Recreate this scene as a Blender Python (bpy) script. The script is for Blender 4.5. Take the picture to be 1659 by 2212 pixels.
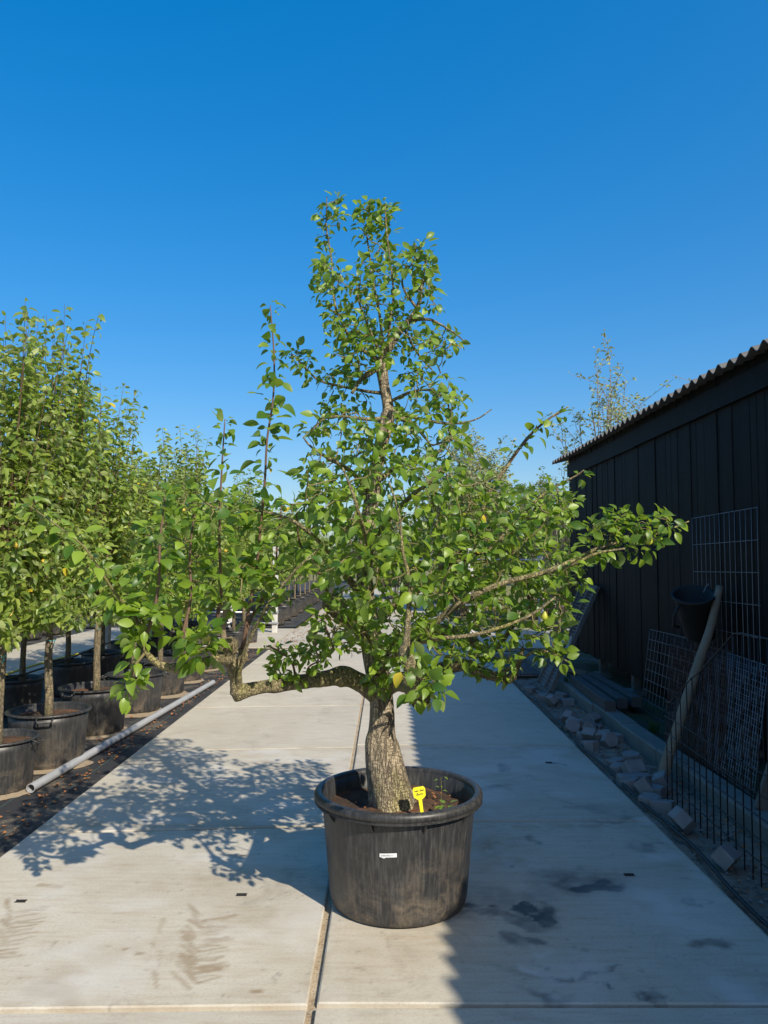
import bpy, math, random
import numpy as np
from mathutils import Vector, Matrix, Quaternion

# ------------------------------------------------------------------ scene, camera, light
S = bpy.context.scene
COL = S.collection
for o in list(bpy.data.objects):
    bpy.data.objects.remove(o)
random.seed(7)
RNG = np.random.default_rng(7)

CAM_H, FPX = 1.717, 1661.6            # eye height in metres; focal length in pixels of a 1659 x 2212 picture
PITCH = math.atan(100 / FPX)
YAW = math.atan(5.5 / FPX)
cd = bpy.data.cameras.new('camera')
cd.sensor_fit = 'VERTICAL'; cd.sensor_height = 24; cd.lens = 24 * FPX / 2212
cd.clip_start = 0.05; cd.clip_end = 2000
cam = bpy.data.objects.new('camera', cd); COL.objects.link(cam)
cam.location = (0, 0, CAM_H); cam.rotation_euler = (math.pi / 2 + PITCH, 0, YAW)
S.camera = cam
S.render.resolution_x, S.render.resolution_y = 768, 1024

SUN_DIR = Vector((-0.772, 1.08, -1.0)).normalized()      # the way the light travels
ELEV = math.asin(-SUN_DIR.z)
W = bpy.data.worlds.new('World'); S.world = W; W.use_nodes = True
wn = W.node_tree.nodes; wl = W.node_tree.links
sky = wn.new('ShaderNodeTexSky'); sky.sky_type = 'NISHITA'; sky.sun_disc = False
sky.sun_elevation = ELEV; sky.sun_rotation = math.atan2(-SUN_DIR.x, -SUN_DIR.y)
sky.air_density = 1.0; sky.dust_density = 1.6; sky.ozone_density = 5.0; sky.altitude = 0
hs = wn.new('ShaderNodeHueSaturation'); hs.inputs['Saturation'].default_value = 1.88
gm = wn.new('ShaderNodeGamma'); gm.inputs['Gamma'].default_value = 0.57     # a clear dry sky: flatter from zenith to horizon
wl.new(sky.outputs[0], gm.inputs['Color']); wl.new(gm.outputs[0], hs.inputs['Color']); hs.inputs['Value'].default_value = 1.74; hs.inputs['Hue'].default_value = 0.506
wl.new(hs.outputs[0], wn['Background'].inputs[0])
wn['Background'].inputs[1].default_value = 0.15
sd = bpy.data.lights.new('sun', 'SUN'); sd.energy = 4.7; sd.angle = math.radians(0.53); sd.color = (1.0, 0.915, 0.77)
sun = bpy.data.objects.new('sun', sd); COL.objects.link(sun)
sun.rotation_euler = SUN_DIR.to_track_quat('-Z', 'Y').to_euler(); sun.location = (6, -8, 9)
S.view_settings.view_transform = 'Standard'; S.view_settings.look = 'None'
S.view_settings.gamma = 1.0; S.view_settings.exposure = 0.35
S.render.engine = 'CYCLES'

# ------------------------------------------------------------------ helpers
def P(x, y, Y):
    """direction of a picture point (1659 x 2212), taken to depth Y"""
    u = (x - 829.5) / FPX; v = (1106 - y) / FPX
    d = Vector((u, math.cos(PITCH) - v * math.sin(PITCH), math.sin(PITCH) + v * math.cos(PITCH)))
    d = Matrix.Rotation(YAW, 3, 'Z') @ d
    return Vector((0, 0, CAM_H)) + d * (Y / d.y)
def G(x, y, z=0.0):
    """picture point to a point on the ground"""
    q = P(x, y, 1.0) - Vector((0, 0, CAM_H))
    t = (z - CAM_H) / q.z
    return Vector((q.x * t, q.y * t, z))

def tag(o, label=None, cat=None, group=None, kind=None):
    if label: o['label'] = label
    if cat: o['category'] = cat
    if group: o['group'] = group
    if kind: o['kind'] = kind
    return o
def empty(name, loc, rz=0, label=None, cat=None, group=None):
    o = bpy.data.objects.new(name, None); COL.objects.link(o); o.empty_display_size = 0.1
    o.location = loc; o.rotation_euler = (0, 0, rz)
    return tag(o, label, cat, group)
def link(name, me, parent=None, loc=None, rot=None):
    o = bpy.data.objects.new(name, me); COL.objects.link(o)
    if parent is not None: o.parent = parent
    if loc is not None: o.location = loc
    if rot is not None: o.rotation_euler = rot
    return o
def copy_tree(o, parent=None):
    c = o.copy(); COL.objects.link(c); c.parent = parent
    for ch in list(o.children): copy_tree(ch, c)
    return c

class MB:
    def __init__(s): s.v = []; s.f = []; s.c = []; s.n = 0
    def add(s, vs, fs, col=None):
        k = s.n; vs = [tuple(q) for q in vs]
        s.v += vs; s.n += len(vs)
        s.f += [tuple(i + k for i in q) for q in fs]
        s.c += [col if col is not None else (0, 0, 0, 1)] * len(fs)
        return s
    def box(s, c, size, rot=None, col=None):
        hx, hy, hz = size[0] / 2, size[1] / 2, size[2] / 2
        vs = [Vector((x, y, z)) for x in (-hx, hx) for y in (-hy, hy) for z in (-hz, hz)]
        if rot is not None: vs = [rot @ q for q in vs]
        vs = [q + Vector(c) for q in vs]
        return s.add(vs, [(0, 1, 3, 2), (4, 6, 7, 5), (0, 4, 5, 1), (2, 3, 7, 6), (0, 2, 6, 4), (1, 5, 7, 3)], col)
    def bar(s, a, b, w, h, up=Vector((0, 0, 1)), col=None):
        a = Vector(a); b = Vector(b); d = (b - a)
        z = d.normalized(); x = up.cross(z)
        if x.length < 1e-4: x = Vector((1, 0, 0)).cross(z)
        x.normalize(); y = z.cross(x)
        vs = []
        for q in (a, b):
            for sx, sy in ((-1, -1), (1, -1), (1, 1), (-1, 1)): vs.append(q + x * sx * w / 2 + y * sy * h / 2)
        return s.add(vs, [(3, 2, 1, 0), (4, 5, 6, 7), (0, 1, 5, 4), (1, 2, 6, 5), (2, 3, 7, 6), (3, 0, 4, 7)], col)
    def tube(s, pts, rad, n=6, cap=True, col=None, wob=None):
        pts = [Vector(q) for q in pts]
        if not hasattr(rad, '__len__'): rad = [rad] * len(pts)
        t0 = (pts[1] - pts[0]).normalized()
        nrm = t0.orthogonal().normalized(); vs = []
        for i, p in enumerate(pts):
            t = (pts[min(i + 1, len(pts) - 1)] - pts[max(i - 1, 0)])
            if t.length < 1e-7: t = t0.copy()
            t.normalize()
            nrm = (nrm - t * nrm.dot(t))
            if nrm.length < 1e-5: nrm = t.orthogonal()
            nrm.normalize(); bn = t.cross(nrm)
            for k in range(n):
                a = 2 * math.pi * k / n
                r = rad[i] if wob is None else rad[i] * wob(i, a, p)
                vs.append(p + (nrm * math.cos(a) + bn * math.sin(a)) * r)
        fs = []
        for i in range(len(pts) - 1):
            for k in range(n):
                k2 = (k + 1) % n
                fs.append((i * n + k, i * n + k2, (i + 1) * n + k2, (i + 1) * n + k))
        if cap:
            fs.append(tuple(range(n - 1, -1, -1))); m = (len(pts) - 1) * n
            fs.append(tuple(range(m, m + n)))
        return s.add(vs, fs, col)
    def lathe(s, prof, n=48, col=None):
        vs = []; fs = []
        for r, z in prof:
            for k in range(n):
                a = 2 * math.pi * k / n; vs.append((r * math.cos(a), r * math.sin(a), z))
        for i in range(len(prof) - 1):
            for k in range(n):
                k2 = (k + 1) % n; fs.append((i * n + k, i * n + k2, (i + 1) * n + k2, (i + 1) * n + k))
        return s.add(vs, fs, col)
    def mesh(s, name, mat, smooth=False, attr=None):
        me = bpy.data.meshes.new(name); me.from_pydata(s.v, [], s.f)
        if attr:
            a = me.attributes.new(attr, 'FLOAT_COLOR', 'FACE')
            a.data.foreach_set('color', np.array(s.c, dtype=np.float32).ravel())
        if smooth: me.polygons.foreach_set('use_smooth', [True] * len(me.polygons))
        me.materials.append(mat); me.update()
        return me
    def build(s, name, mat, parent=None, smooth=False, loc=None, attr=None, rot=None):
        return link(name, s.mesh(name, mat, smooth, attr), parent, loc, rot)

# value noise in numpy
_T = np.random.default_rng(3).random((64, 64, 64))
def vnoise(x, y, z=None):
    x = np.asarray(x, float); y = np.asarray(y, float); z = np.zeros_like(x) if z is None else np.asarray(z, float) + np.zeros_like(x)
    xi, yi, zi = np.floor(x).astype(int), np.floor(y).astype(int), np.floor(z).astype(int)
    fx, fy, fz = x - xi, y - yi, z - zi
    fx, fy, fz = [q * q * (3 - 2 * q) for q in (fx, fy, fz)]
    r = 0
    for a in (0, 1):
        for b in (0, 1):
            for c in (0, 1):
                w = (fx if a else 1 - fx) * (fy if b else 1 - fy) * (fz if c else 1 - fz)
                r = r + w * _T[(xi + a) % 64, (yi + b) % 64, (zi + c) % 64]
    return r
def fbm(x, y, z=None, o=4):
    r = 0; a = 0.5; t = 0
    for k in range(o):
        r = r + a * vnoise(np.asarray(x) * 2 ** k + 17 * k, np.asarray(y) * 2 ** k + 5 * k, None if z is None else np.asarray(z) * 2 ** k); t += a; a *= 0.5
    return r / t

# ------------------------------------------------------------------ materials
class NT:
    """small node-graph writer"""
    def __init__(s, name):
        s.m = bpy.data.materials.new(name); s.m.use_nodes = True
        s.t = s.m.node_tree; s.b = s.t.nodes['Principled BSDF']; s.out = s.t.nodes['Material Output']
    def n(s, typ, **kw):
        q = s.t.nodes.new('ShaderNode' + typ)
        for k, v in kw.items(): setattr(q, k, v)
        return q
    def l(s, a, b): s.t.links.new(a, b)
    def val(s, sock, v):
        if isinstance(v, bpy.types.NodeSocket): s.l(v, sock)
        else: sock.default_value = (tuple(v) + (1,) if isinstance(v, (tuple, list)) and len(v) == 3 and sock.type == 'RGBA' else v)
    def coord(s, kind='Object', scale=(1, 1, 1)):
        if kind == 'World': q = s.n('NewGeometry').outputs['Position']
        else: q = s.n('TexCoord').outputs[kind]
        if scale == (1, 1, 1): return q
        m = s.n('Mapping'); m.inputs['Scale'].default_value = scale; s.l(q, m.inputs['Vector']); return m.outputs[0]
    def noise(s, vec, scale, detail=4, rough=0.55, dist=0):
        q = s.n('TexNoise'); s.l(vec, q.inputs['Vector']); q.inputs['Scale'].default_value = scale
        q.inputs['Detail'].default_value = detail; q.inputs['Roughness'].default_value = rough; q.inputs['Distortion'].default_value = dist
        return q.outputs['Fac']
    def ramp(s, fac, stops):
        q = s.n('ValToRGB'); s.l(fac, q.inputs[0]); e = q.color_ramp.elements
        while len(e) < len(stops): e.new(0.5)
        for i, (p, c) in enumerate(stops):
            e[i].position = p; e[i].color = (c, c, c, 1) if not isinstance(c, (tuple, list)) else tuple(c) + (1,)
        return q.outputs[0]
    def mix(s, fac, a, b, mode='MIX'):
        q = s.n('Mix', data_type='RGBA', blend_type=mode)
        s.val(q.inputs[0], fac); s.val(q.inputs[6], a); s.val(q.inputs[7], b); return q.outputs[2]
    def math(s, op, a, b=0.0, clamp=False):
        q = s.n('Math', operation=op, use_clamp=clamp); s.val(q.inputs[0], a); s.val(q.inputs[1], b); return q.outputs[0]
    def attr(s, name):
        q = s.n('Attribute'); q.attribute_name = name; return q
    def bump(s, h, strength=0.3, dist=0.01):
        q = s.n('Bump'); s.l(h, q.inputs['Height']); q.inputs['Strength'].default_value = strength; q.inputs['Distance'].default_value = dist
        s.l(q.outputs[0], s.b.inputs['Normal']); return q
    def base(s, c): s.val(s.b.inputs['Base Color'], c); return s
    def rough(s, r): s.val(s.b.inputs['Roughness'], r); return s

M = {}
def simple(name, c, r=0.6, metal=0, var=0.25, scale=12, bump=0.0, world=False):
    t = NT(name); v = t.coord('World' if world else 'Object')
    n = t.noise(v, scale, 5)
    t.base(t.mix(n, tuple(q * (1 - var) for q in c), tuple(min(1, q * (1 + var)) for q in c))).rough(r)
    t.b.inputs['Metallic'].default_value = metal
    if bump: t.bump(t.noise(v, scale * 6, 4), bump, 0.004)
    M[name] = t.m; return t.m

def concrete(name, tone=1.0, warm=1.0):
    t = NT(name); v = t.coord('World')
    oi = t.n('ObjectInfo').outputs['Random']
    big = t.noise(v, 0.9, 5, 0.6, 0.4); mid = t.noise(v, 5.5, 6, 0.65); fine = t.noise(v, 70, 4, 0.7); grit = t.noise(v, 260, 2, 0.5)
    br = t.coord('World', (1.2, 9, 1)); brush = t.noise(br, 3, 4, 0.6)
    c = t.mix(t.ramp(big, [(0.3, 0), (0.7, 1)]), (0.455 * tone, 0.405 * tone, 0.315 * tone), (0.545 * tone, 0.50 * tone, 0.405 * tone))
    c = t.mix(t.ramp(mid, [(0.35, 0.0), (0.75, 0.55)]), c, (0.59 * tone, 0.55 * tone, 0.455 * tone))
    c = t.mix(t.ramp(brush, [(0.47, 0.0), (0.74, 0.6)]), c, (0.41 * tone, 0.32 * tone, 0.22 * tone))
    c = t.mix(t.math('MULTIPLY', t.ramp(fine, [(0.3, 1), (0.5, 0)]), 0.35), c, (0.25, 0.22, 0.18))
    spk = t.n('TexVoronoi'); t.l(v, spk.inputs['Vector']); spk.inputs['Scale'].default_value = 26
    dots = t.math('MULTIPLY', t.ramp(spk.outputs['Distance'], [(0.05, 1), (0.09, 0)]), t.ramp(mid, [(0.5, 0), (0.62, 0.8)]))
    c = t.mix(dots, c, (0.11, 0.09, 0.07))
    blot = t.noise(v, 2.3, 6, 0.7, 1.2)
    c = t.mix(t.ramp(blot, [(0.55, 0), (0.72, 0.5)]), c, (0.25, 0.21, 0.165))
    c = t.mix(t.math('MULTIPLY', t.math('SUBTRACT', oi, 0.5), 0.3, ), c, (0.3, 0.28, 0.25))
    a = t.attr('stain'); sep = t.n('SeparateColor'); t.l(a.outputs['Color'], sep.inputs[0])
    c = t.mix(sep.outputs[1], c, (0.27, 0.195, 0.11))
    c = t.mix(sep.outputs[0], c, (0.050, 0.036, 0.027))
    c = t.mix(sep.outputs[2], c, (0.60, 0.58, 0.54))
    t.base(c)
    t.rough(t.math('SUBTRACT', t.math('ADD', t.math('MULTIPLY', mid, 0.25), 0.62), t.math('MULTIPLY', sep.outputs[0], 0.22)))
    h = t.math('ADD', t.math('MULTIPLY', fine, 0.5), t.math('ADD', t.math('MULTIPLY', grit, 0.3), t.math('MULTIPLY', brush, 0.4)))
    t.bump(h, 0.35, 0.004)
    M[name] = t.m; return t.m
concrete('concrete'); concrete('old_concrete', 0.92)

def m_filler():
    t = NT('joint_sand'); v = t.coord('World'); n = t.noise(v, 9, 6, 0.7); n2 = t.noise(v, 120, 3)
    c = t.mix(t.ramp(n, [(0.35, 0), (0.65, 1)]), (0.33, 0.25, 0.16), (0.46, 0.38, 0.27))
    c = t.mix(t.ramp(n2, [(0.35, 0.7), (0.5, 0)]), c, (0.10, 0.075, 0.05))
    t.base(c).rough(0.95); t.bump(n2, 0.6, 0.006); M['joint'] = t.m
m_filler()
def m_ground():
    t = NT('field_grass'); v = t.coord('World'); n = t.noise(v, 0.35, 5, 0.6); n2 = t.noise(v, 14, 5, 0.7)
    c = t.mix(n, (0.16, 0.17, 0.05), (0.30, 0.25, 0.09)); c = t.mix(t.math('MULTIPLY', n2, 0.6), c, (0.09, 0.10, 0.03))
    t.base(c).rough(0.95); t.bump(n2, 0.8, 0.05); M['field'] = t.m
    t = NT('sandy_soil'); v = t.coord('World'); n = t.noise(v, 3.2, 6, 0.65); n2 = t.noise(v, 55, 5, 0.75); n3 = t.noise(v, 11, 5, 0.7, 0.6)
    c = t.mix(t.ramp(n, [(0.3, 0), (0.7, 1)]), (0.19, 0.145, 0.105), (0.37, 0.31, 0.245))
    c = t.mix(t.ramp(n3, [(0.52, 0), (0.66, 0.75)]), c, (0.085, 0.06, 0.045))
    c = t.mix(t.ramp(n2, [(0.3, 0.6), (0.5, 0)]), c, (0.06, 0.045, 0.03))
    t.base(c).rough(0.95); t.bump(n2, 0.9, 0.012); M['sand'] = t.m
    t = NT('mossy_soil'); v = t.coord('World'); n = t.noise(v, 3.5, 6, 0.65); n2 = t.noise(v, 60, 5, 0.75)
    c = t.mix(t.ramp(n, [(0.4, 0), (0.65, 1)]), (0.055, 0.048, 0.032), (0.055, 0.085, 0.02))
    c = t.mix(t.ramp(n2, [(0.3, 0.6), (0.5, 0)]), c, (0.02, 0.02, 0.012))
    t.base(c).rough(0.95); t.bump(n2, 0.9, 0.02); M['moss'] = t.m
    t = NT('weed_fabric'); v = t.coord('World'); n = t.noise(v, 2.4, 6, 0.7, 0.5); n2 = t.noise(v, 50, 4, 0.7)
    w1 = t.n('TexWave'); w1.bands_direction = 'X'; t.l(v, w1.inputs[0]); w1.inputs['Scale'].default_value = 60
    w2 = t.n('TexWave'); w2.bands_direction = 'Y'; t.l(v, w2.inputs[0]); w2.inputs['Scale'].default_value = 60
    wv = t.math('MULTIPLY', w1.outputs['Fac'], w2.outputs['Fac'])
    c = t.mix(wv, (0.018, 0.018, 0.02), (0.05, 0.05, 0.053))
    # coloured guide threads woven in every 0.9 m along the bed
    sx = t.n('SeparateXYZ'); t.l(v, sx.inputs[0])
    fr = t.math('FRACT', t.math('DIVIDE', sx.outputs[0], 0.30)); th = t.math('LESS_THAN', fr, 0.016)
    c = t.mix(t.math('MULTIPLY', th, 0.8), c, (0.05, 0.16, 0.13))
    dust = t.math('MULTIPLY', t.ramp(n, [(0.50, 0), (0.72, 0.85)]), t.ramp(n2, [(0.35, 0.15), (0.6, 1)]))
    c = t.mix(dust, c, (0.30, 0.24, 0.165))
    t.base(c).rough(0.8); t.bump(t.math('ADD', wv, n2), 0.4, 0.004); M['fabric'] = t.m
m_ground()
simple('drift', (0.27, 0.21, 0.14), 0.95, var=.35, scale=20, bump=.6, world=True)

def m_bark(name, a, b, lichen, crack, vs=26, squash=0.55, lich=0.5):
    t = NT(name); v = t.coord('Object', (1, 1, squash))
    d = t.n('VectorMath', operation='ADD'); t.l(v, d.inputs[0])
    nz = t.n('TexNoise'); t.l(v, nz.inputs['Vector']); nz.inputs['Scale'].default_value = 14
    sc = t.n('VectorMath', operation='SCALE'); t.l(nz.outputs['Color'], sc.inputs[0]); sc.inputs['Scale'].default_value = 0.05
    t.l(sc.outputs[0], d.inputs[1])
    vo = t.n('TexVoronoi', feature='DISTANCE_TO_EDGE'); t.l(d.outputs[0], vo.inputs['Vector']); vo.inputs['Scale'].default_value = vs
    n = t.noise(v, 9, 5, 0.65); n2 = t.noise(v, 60, 4, 0.7); n3 = t.noise(v, 4.5, 4, 0.6)
    c = t.mix(n, a, b); c = t.mix(t.math('MULTIPLY', n2, 0.5), c, tuple(q * 0.45 for q in a))
    c = t.mix(t.ramp(n3, [(0.48, 0), (0.66, lich)]), c, lichen)
    fv = t.coord('Object', (1, 1, 0.16 if squash < .9 else 0.6)); fh = t.coord('Object', (.45, .45, 1.5) if squash < .9 else (1.2, 1.2, 1.2))
    rv = t.math('ABSOLUTE', t.math('SUBTRACT', t.noise(fv, 48, 3, .6, .5), .5)); rh = t.math('ABSOLUTE', t.math('SUBTRACT', t.noise(fh, 34, 3, .6, .4), .5))
    ridge = t.math('MAXIMUM', t.ramp(rv, [(0, 1), (.022, .75), (.05, 0)]), t.math('MULTIPLY', t.ramp(rh, [(0, .9), (.016, .6), (.035, 0)]), 0.8))
    v2 = t.n('TexVoronoi', feature='DISTANCE_TO_EDGE'); t.l(d.outputs[0], v2.inputs['Vector']); v2.inputs['Scale'].default_value = vs * 0.52
    gate = t.ramp(t.noise(v, 22, 3, 0.6), [(0.38, 0.12), (0.56, 1)]); gate2 = t.ramp(t.noise(v, 13, 3, 0.6), [(0.42, 0), (0.55, 1)])
    ck = t.math('MAXIMUM', t.math('MULTIPLY', t.ramp(vo.outputs['Distance'], [(0.0, 0.85), (0.04, 0.45), (0.10, 0)]), gate),
                t.math('MULTIPLY', t.ramp(v2.outputs['Distance'], [(0.0, 0.95), (0.05, 0.6), (0.09, 0)]), gate2))
    ck = t.math('MAXIMUM', t.math('MULTIPLY', ck, 0.35), t.math('MULTIPLY', ridge, 0.85))
    c = t.mix(ck, c, crack); t.base(c).rough(0.92)
    h = t.math('ADD', t.math('SUBTRACT', 1.0, ck), t.math('MULTIPLY', n2, 0.5))
    t.bump(h, 0.9, 0.012); M[name] = t.m
m_bark('bark', (0.56, 0.45, 0.30), (0.40, 0.33, 0.235), (0.38, 0.345, 0.10), (0.05, 0.038, 0.027), 66, 0.45, 0.55)
m_bark('limb_bark', (0.40, 0.335, 0.18), (0.28, 0.23, 0.13), (0.37, 0.34, 0.085), (0.10, 0.085, 0.05), 38, 1.0, 0.75)
m_bark('young_bark', (0.36, 0.29, 0.18), (0.25, 0.20, 0.12), (0.27, 0.26, 0.08), (0.11, 0.09, 0.06), 20, 0.3, 0.6)
simple('twig', (0.13, 0.075, 0.05), 0.7, var=0.4, scale=8)
simple('green_twig', (0.17, 0.14, 0.055), 0.7, var=0.4, scale=8)

def m_leaf(name, dark, light, back, tr, rough=0.42, mode='attr', trans=0.32):
    t = NT(name)
    if mode == 'attr':
        a = t.attr('tint'); sep = t.n('SeparateColor'); t.l(a.outputs['Color'], sep.inputs[0]); r = sep.outputs[0]; yel = sep.outputs[1]
    else:
        r = t.n('ObjectInfo').outputs['Random']; yel = t.math('GREATER_THAN', r, 0.997)
    v = t.coord('Object'); n = t.noise(v, 30, 3)
    c = t.mix(r, dark, light)
    c = t.mix(t.math('MULTIPLY', n, 0.35), c, tuple(q * 0.6 for q in dark))
    c = t.mix(yel, c, (0.52, 0.42, 0.03))
    geo = t.n('NewGeometry')
    c = t.mix(t.math('MULTIPLY', geo.outputs['Backfacing'], 0.75), c, back)
    t.base(c); t.rough(rough); t.b.inputs['Specular IOR Level'].default_value = 0.5
    tl = t.n('BsdfTranslucent'); t.l(t.mix(yel, t.mix(r, tr, tuple(q * 1.25 for q in tr)), (0.6, 0.45, 0.03)), tl.inputs['Color'])
    mx = t.n('MixShader'); mx.inputs[0].default_value = trans
    t.l(t.b.outputs[0], mx.inputs[1]); t.l(tl.outputs[0], mx.inputs[2]); t.l(mx.outputs[0], t.out.inputs['Surface'])
    M[name] = t.m; return t.m
PD, PLT, PB, PT = (0.044, 0.115, 0.012), (0.27, 0.385, 0.036), (0.23, 0.30, 0.10), (0.36, 0.52, 0.03)
m_leaf('pear_leaf', PD, PLT, PB, PT)
m_leaf('pear_leaf_single', PD, PLT, PB, PT, mode='object')
m_leaf('apple_leaf', (0.085, 0.155, 0.022), (0.33, 0.40, 0.075), (0.37, 0.42, 0.18), (0.42, 0.54, 0.05), 0.45)
m_leaf('bush_leaf', (0.095, 0.14, 0.04), (0.20, 0.24, 0.085), (0.25, 0.28, 0.14), (0.25, 0.33, 0.06), 0.55)
m_leaf('pale_leaf', (0.24, 0.28, 0.11), (0.38, 0.40, 0.19), (0.40, 0.42, 0.24), (0.34, 0.42, 0.12), 0.6)

def m_plastic(name, dust=0.6, streak=True, hd=0.3):
    t = NT(name); v = t.coord('Object'); s1 = t.coord('Object', (22, 22, 1.6)); n = t.noise(s1, 2.6, 6, 0.72, 0.6); n2 = t.noise(v, 7, 6, 0.7, 0.8); n3 = t.noise(v, 90, 3, 0.7)
    sx = t.n('SeparateXYZ'); t.l(v, sx.inputs[0])
    c = t.mix(t.ramp(n, [(0.45, 0), (0.75, dust * 0.75)]), (0.024, 0.024, 0.025), (0.115, 0.112, 0.105))  # grey dust streaks, lightened to paint in the plastic's sheen at grazing light
    dirt = t.math('MULTIPLY', t.ramp(n2, [(0.45, 0), (0.7, 1)]), t.ramp(t.math('DIVIDE', sx.outputs[2], hd), [(0.0, dust), (0.45, dust * 0.35), (1.0, 0.02)]))
    dirt = t.math('MULTIPLY', dirt, t.ramp(n3, [(0.3, 0.35), (0.6, 1)]))
    c = t.mix(dirt, c, (0.30, 0.23, 0.15))
    t.base(c); t.rough(t.math('ADD', t.math('MULTIPLY', n, 0.3), t.math('ADD', 0.28, t.math('MULTIPLY', dirt, 0.3))))
    t.bump(n3, 0.12, 0.002); M[name] = t.m
m_plastic('pot_plastic', 0.85, hd=0.42); m_plastic('row_plastic', 0.75, hd=0.38)
def m_soil():
    t = NT('pot_soil'); v = t.coord('Object'); n = t.noise(v, 7, 6, 0.7); n2 = t.noise(v, 70, 5, 0.75)
    c = t.mix(t.ramp(n, [(0.42, 0), (0.6, 1)]), (0.06, 0.036, 0.022), (0.19, 0.088, 0.042)); c = t.mix(t.ramp(n2, [(0.3, 0.8), (0.52, 0)]), c, (0.02, 0.013, 0.009))
    t.base(c).rough(0.97); t.bump(n2, 1.0, 0.02); M['soil'] = t.m
m_soil()
def m_tar():
    t = NT('tarred_wood'); v = t.coord('World', (14, 14, 0.9)); oi = t.n('ObjectInfo').outputs['Random']
    n = t.noise(v, 3.0, 6, 0.75); n2 = t.noise(t.coord('World'), 2.2, 5, 0.6); n3 = t.noise(t.coord('World', (60, 60, 1.4)), 3, 4, 0.6)
    c = t.mix(oi, (0.0024, 0.0024, 0.0026), (0.0068, 0.0064, 0.0062))
    c = t.mix(t.math('MULTIPLY', t.ramp(n, [(0.52, 0), (0.72, 1)]), t.ramp(n2, [(0.4, 0.1), (0.7, 0.85)])), c, (0.05, 0.05, 0.05))  # grey streaks put the tar's sheen into the base colour
    c = t.mix(t.ramp(n3, [(0.62, 0), (0.68, 0.9)]), c, (0.003, 0.003, 0.003))
    t.base(c); t.b.inputs['Specular IOR Level'].default_value = 0.12; t.rough(t.math('ADD', t.math('MULTIPLY', n, 0.35), 0.5)); t.bump(n3, 0.5, 0.004); M['tar'] = t.m
m_tar()
simple('roof_sheet', (0.13, 0.125, 0.115), 0.85, var=0.45, scale=6, bump=0.3, world=True)
simple('weathered_wood', (0.13, 0.115, 0.095), 0.85, var=0.45, scale=9, bump=0.5)
simple('timber', (0.075, 0.07, 0.066), 0.85, var=0.4, scale=9, bump=0.5)
simple('pole_wood', (0.21, 0.165, 0.11), 0.8, var=0.4, scale=7, bump=0.4)
simple('galvanised', (0.42, 0.43, 0.44), 0.42, 0.75, var=0.25, scale=7)
simple('grey_plastic', (0.34, 0.345, 0.35), 0.5, 0, var=0.22, scale=5, bump=0.15)
simple('rusty_wire', (0.085, 0.042, 0.028), 0.85, 0, var=0.5, scale=14)
simple('zinc_wire', (0.19, 0.20, 0.215), 0.5, 0.5, var=0.3, scale=9)
simple('black_wire', (0.012, 0.012, 0.013), 0.5, 0.2, var=0.3, scale=9)
simple('black_rubber', (0.016, 0.016, 0.017), 0.55, 0, var=0.3, scale=9)
simple('tub_plastic', (0.008, 0.008, 0.008), 0.75, 0, var=0.3, scale=5)
simple('paver', (0.22, 0.215, 0.21), 0.9, 0, var=0.3, scale=14, bump=0.6)
simple('kerb_concrete', (0.165, 0.165, 0.145), 0.92, 0, var=0.4, scale=5, bump=0.6, world=True)
simple('post_concrete', (0.52, 0.51, 0.485), 0.9, 0, var=0.2, scale=6, bump=0.4)
simple('clinker', (0.11, 0.09, 0.085), 0.9, 0, var=0.35, scale=9, bump=0.4)
simple('dry_leaf', (0.30, 0.125, 0.04), 0.8, 0, var=0.5, scale=22)
simple('yellow_plastic', (0.82, 0.74, 0.015), 0.42, 0, var=0.03, scale=4)
simple('yellow_rubber', (0.62, 0.50, 0.03), 0.5, 0, var=0.1, scale=4)
simple('ink', (0.02, 0.018, 0.016), 0.7, 0, var=0.1, scale=4)
simple('paper', (0.75, 0.75, 0.74), 0.6, 0, var=0.08, scale=30)
simple('fruit', (0.42, 0.42, 0.05), 0.4, 0, var=0.25, scale=12)
simple('apple_fruit', (0.52, 0.38, 0.04), 0.35, 0, var=0.35, scale=12)
simple('tie_blue', (0.03, 0.25, 0.28), 0.5, 0, var=0.2, scale=9)
simple('grass_blade', (0.05, 0.10, 0.02), 0.7, 0, var=0.4, scale=9)
simple('slot_shade', (0.018, 0.015, 0.013), 0.9, 0, var=0.3, scale=9)  # near-black that stands for the shade inside the lifting slots

# ------------------------------------------------------------------ the setting
def sheet(name, x0, x1, y0, y1, z, mat, nx=1, ny=1, amp=0.0, fr=3.0, parent=None):
    xs = np.linspace(x0, x1, nx + 1); ys = np.linspace(y0, y1, ny + 1)
    X, Y = np.meshgrid(xs, ys); Z = np.full_like(X, z)
    if amp: Z = Z + amp * (fbm(X * fr + 40, Y * fr + 40, o=5) - 0.5) * 2
    vs = list(zip(X.ravel(), Y.ravel(), Z.ravel())); w = nx + 1
    fs = [(j * w + i, j * w + i + 1, (j + 1) * w + i + 1, (j + 1) * w + i) for j in range(ny) for i in range(nx)]
    o = MB().add(vs, fs).build(name, M[mat], parent, smooth=bool(amp))
    return tag(o, kind='structure') if parent is None else o
sheet('ground', -400, 400, -60, 900, -0.09, 'field')
sheet('weed_fabric', -5.12, -2.245, -3, 19.2, -0.022, 'fabric', 40, 200, 0.008, 2.2)
sheet('nursery_bed', -16, -7.1, -3, 19.2, -0.03, 'fabric')
sheet('sand_strip', 1.752, 2.33, -2, 14.2, -0.035, 'sand', 30, 520, 0.03, 4.0)
sheet('mossy_strip', 2.45, 7.6, -3, 14.2, 0.045, 'moss', 40, 160, 0.03, 2.0)
sheet('far_bed', -9, -2.3, 19.6, 60, -0.03, 'fabric')

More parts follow.
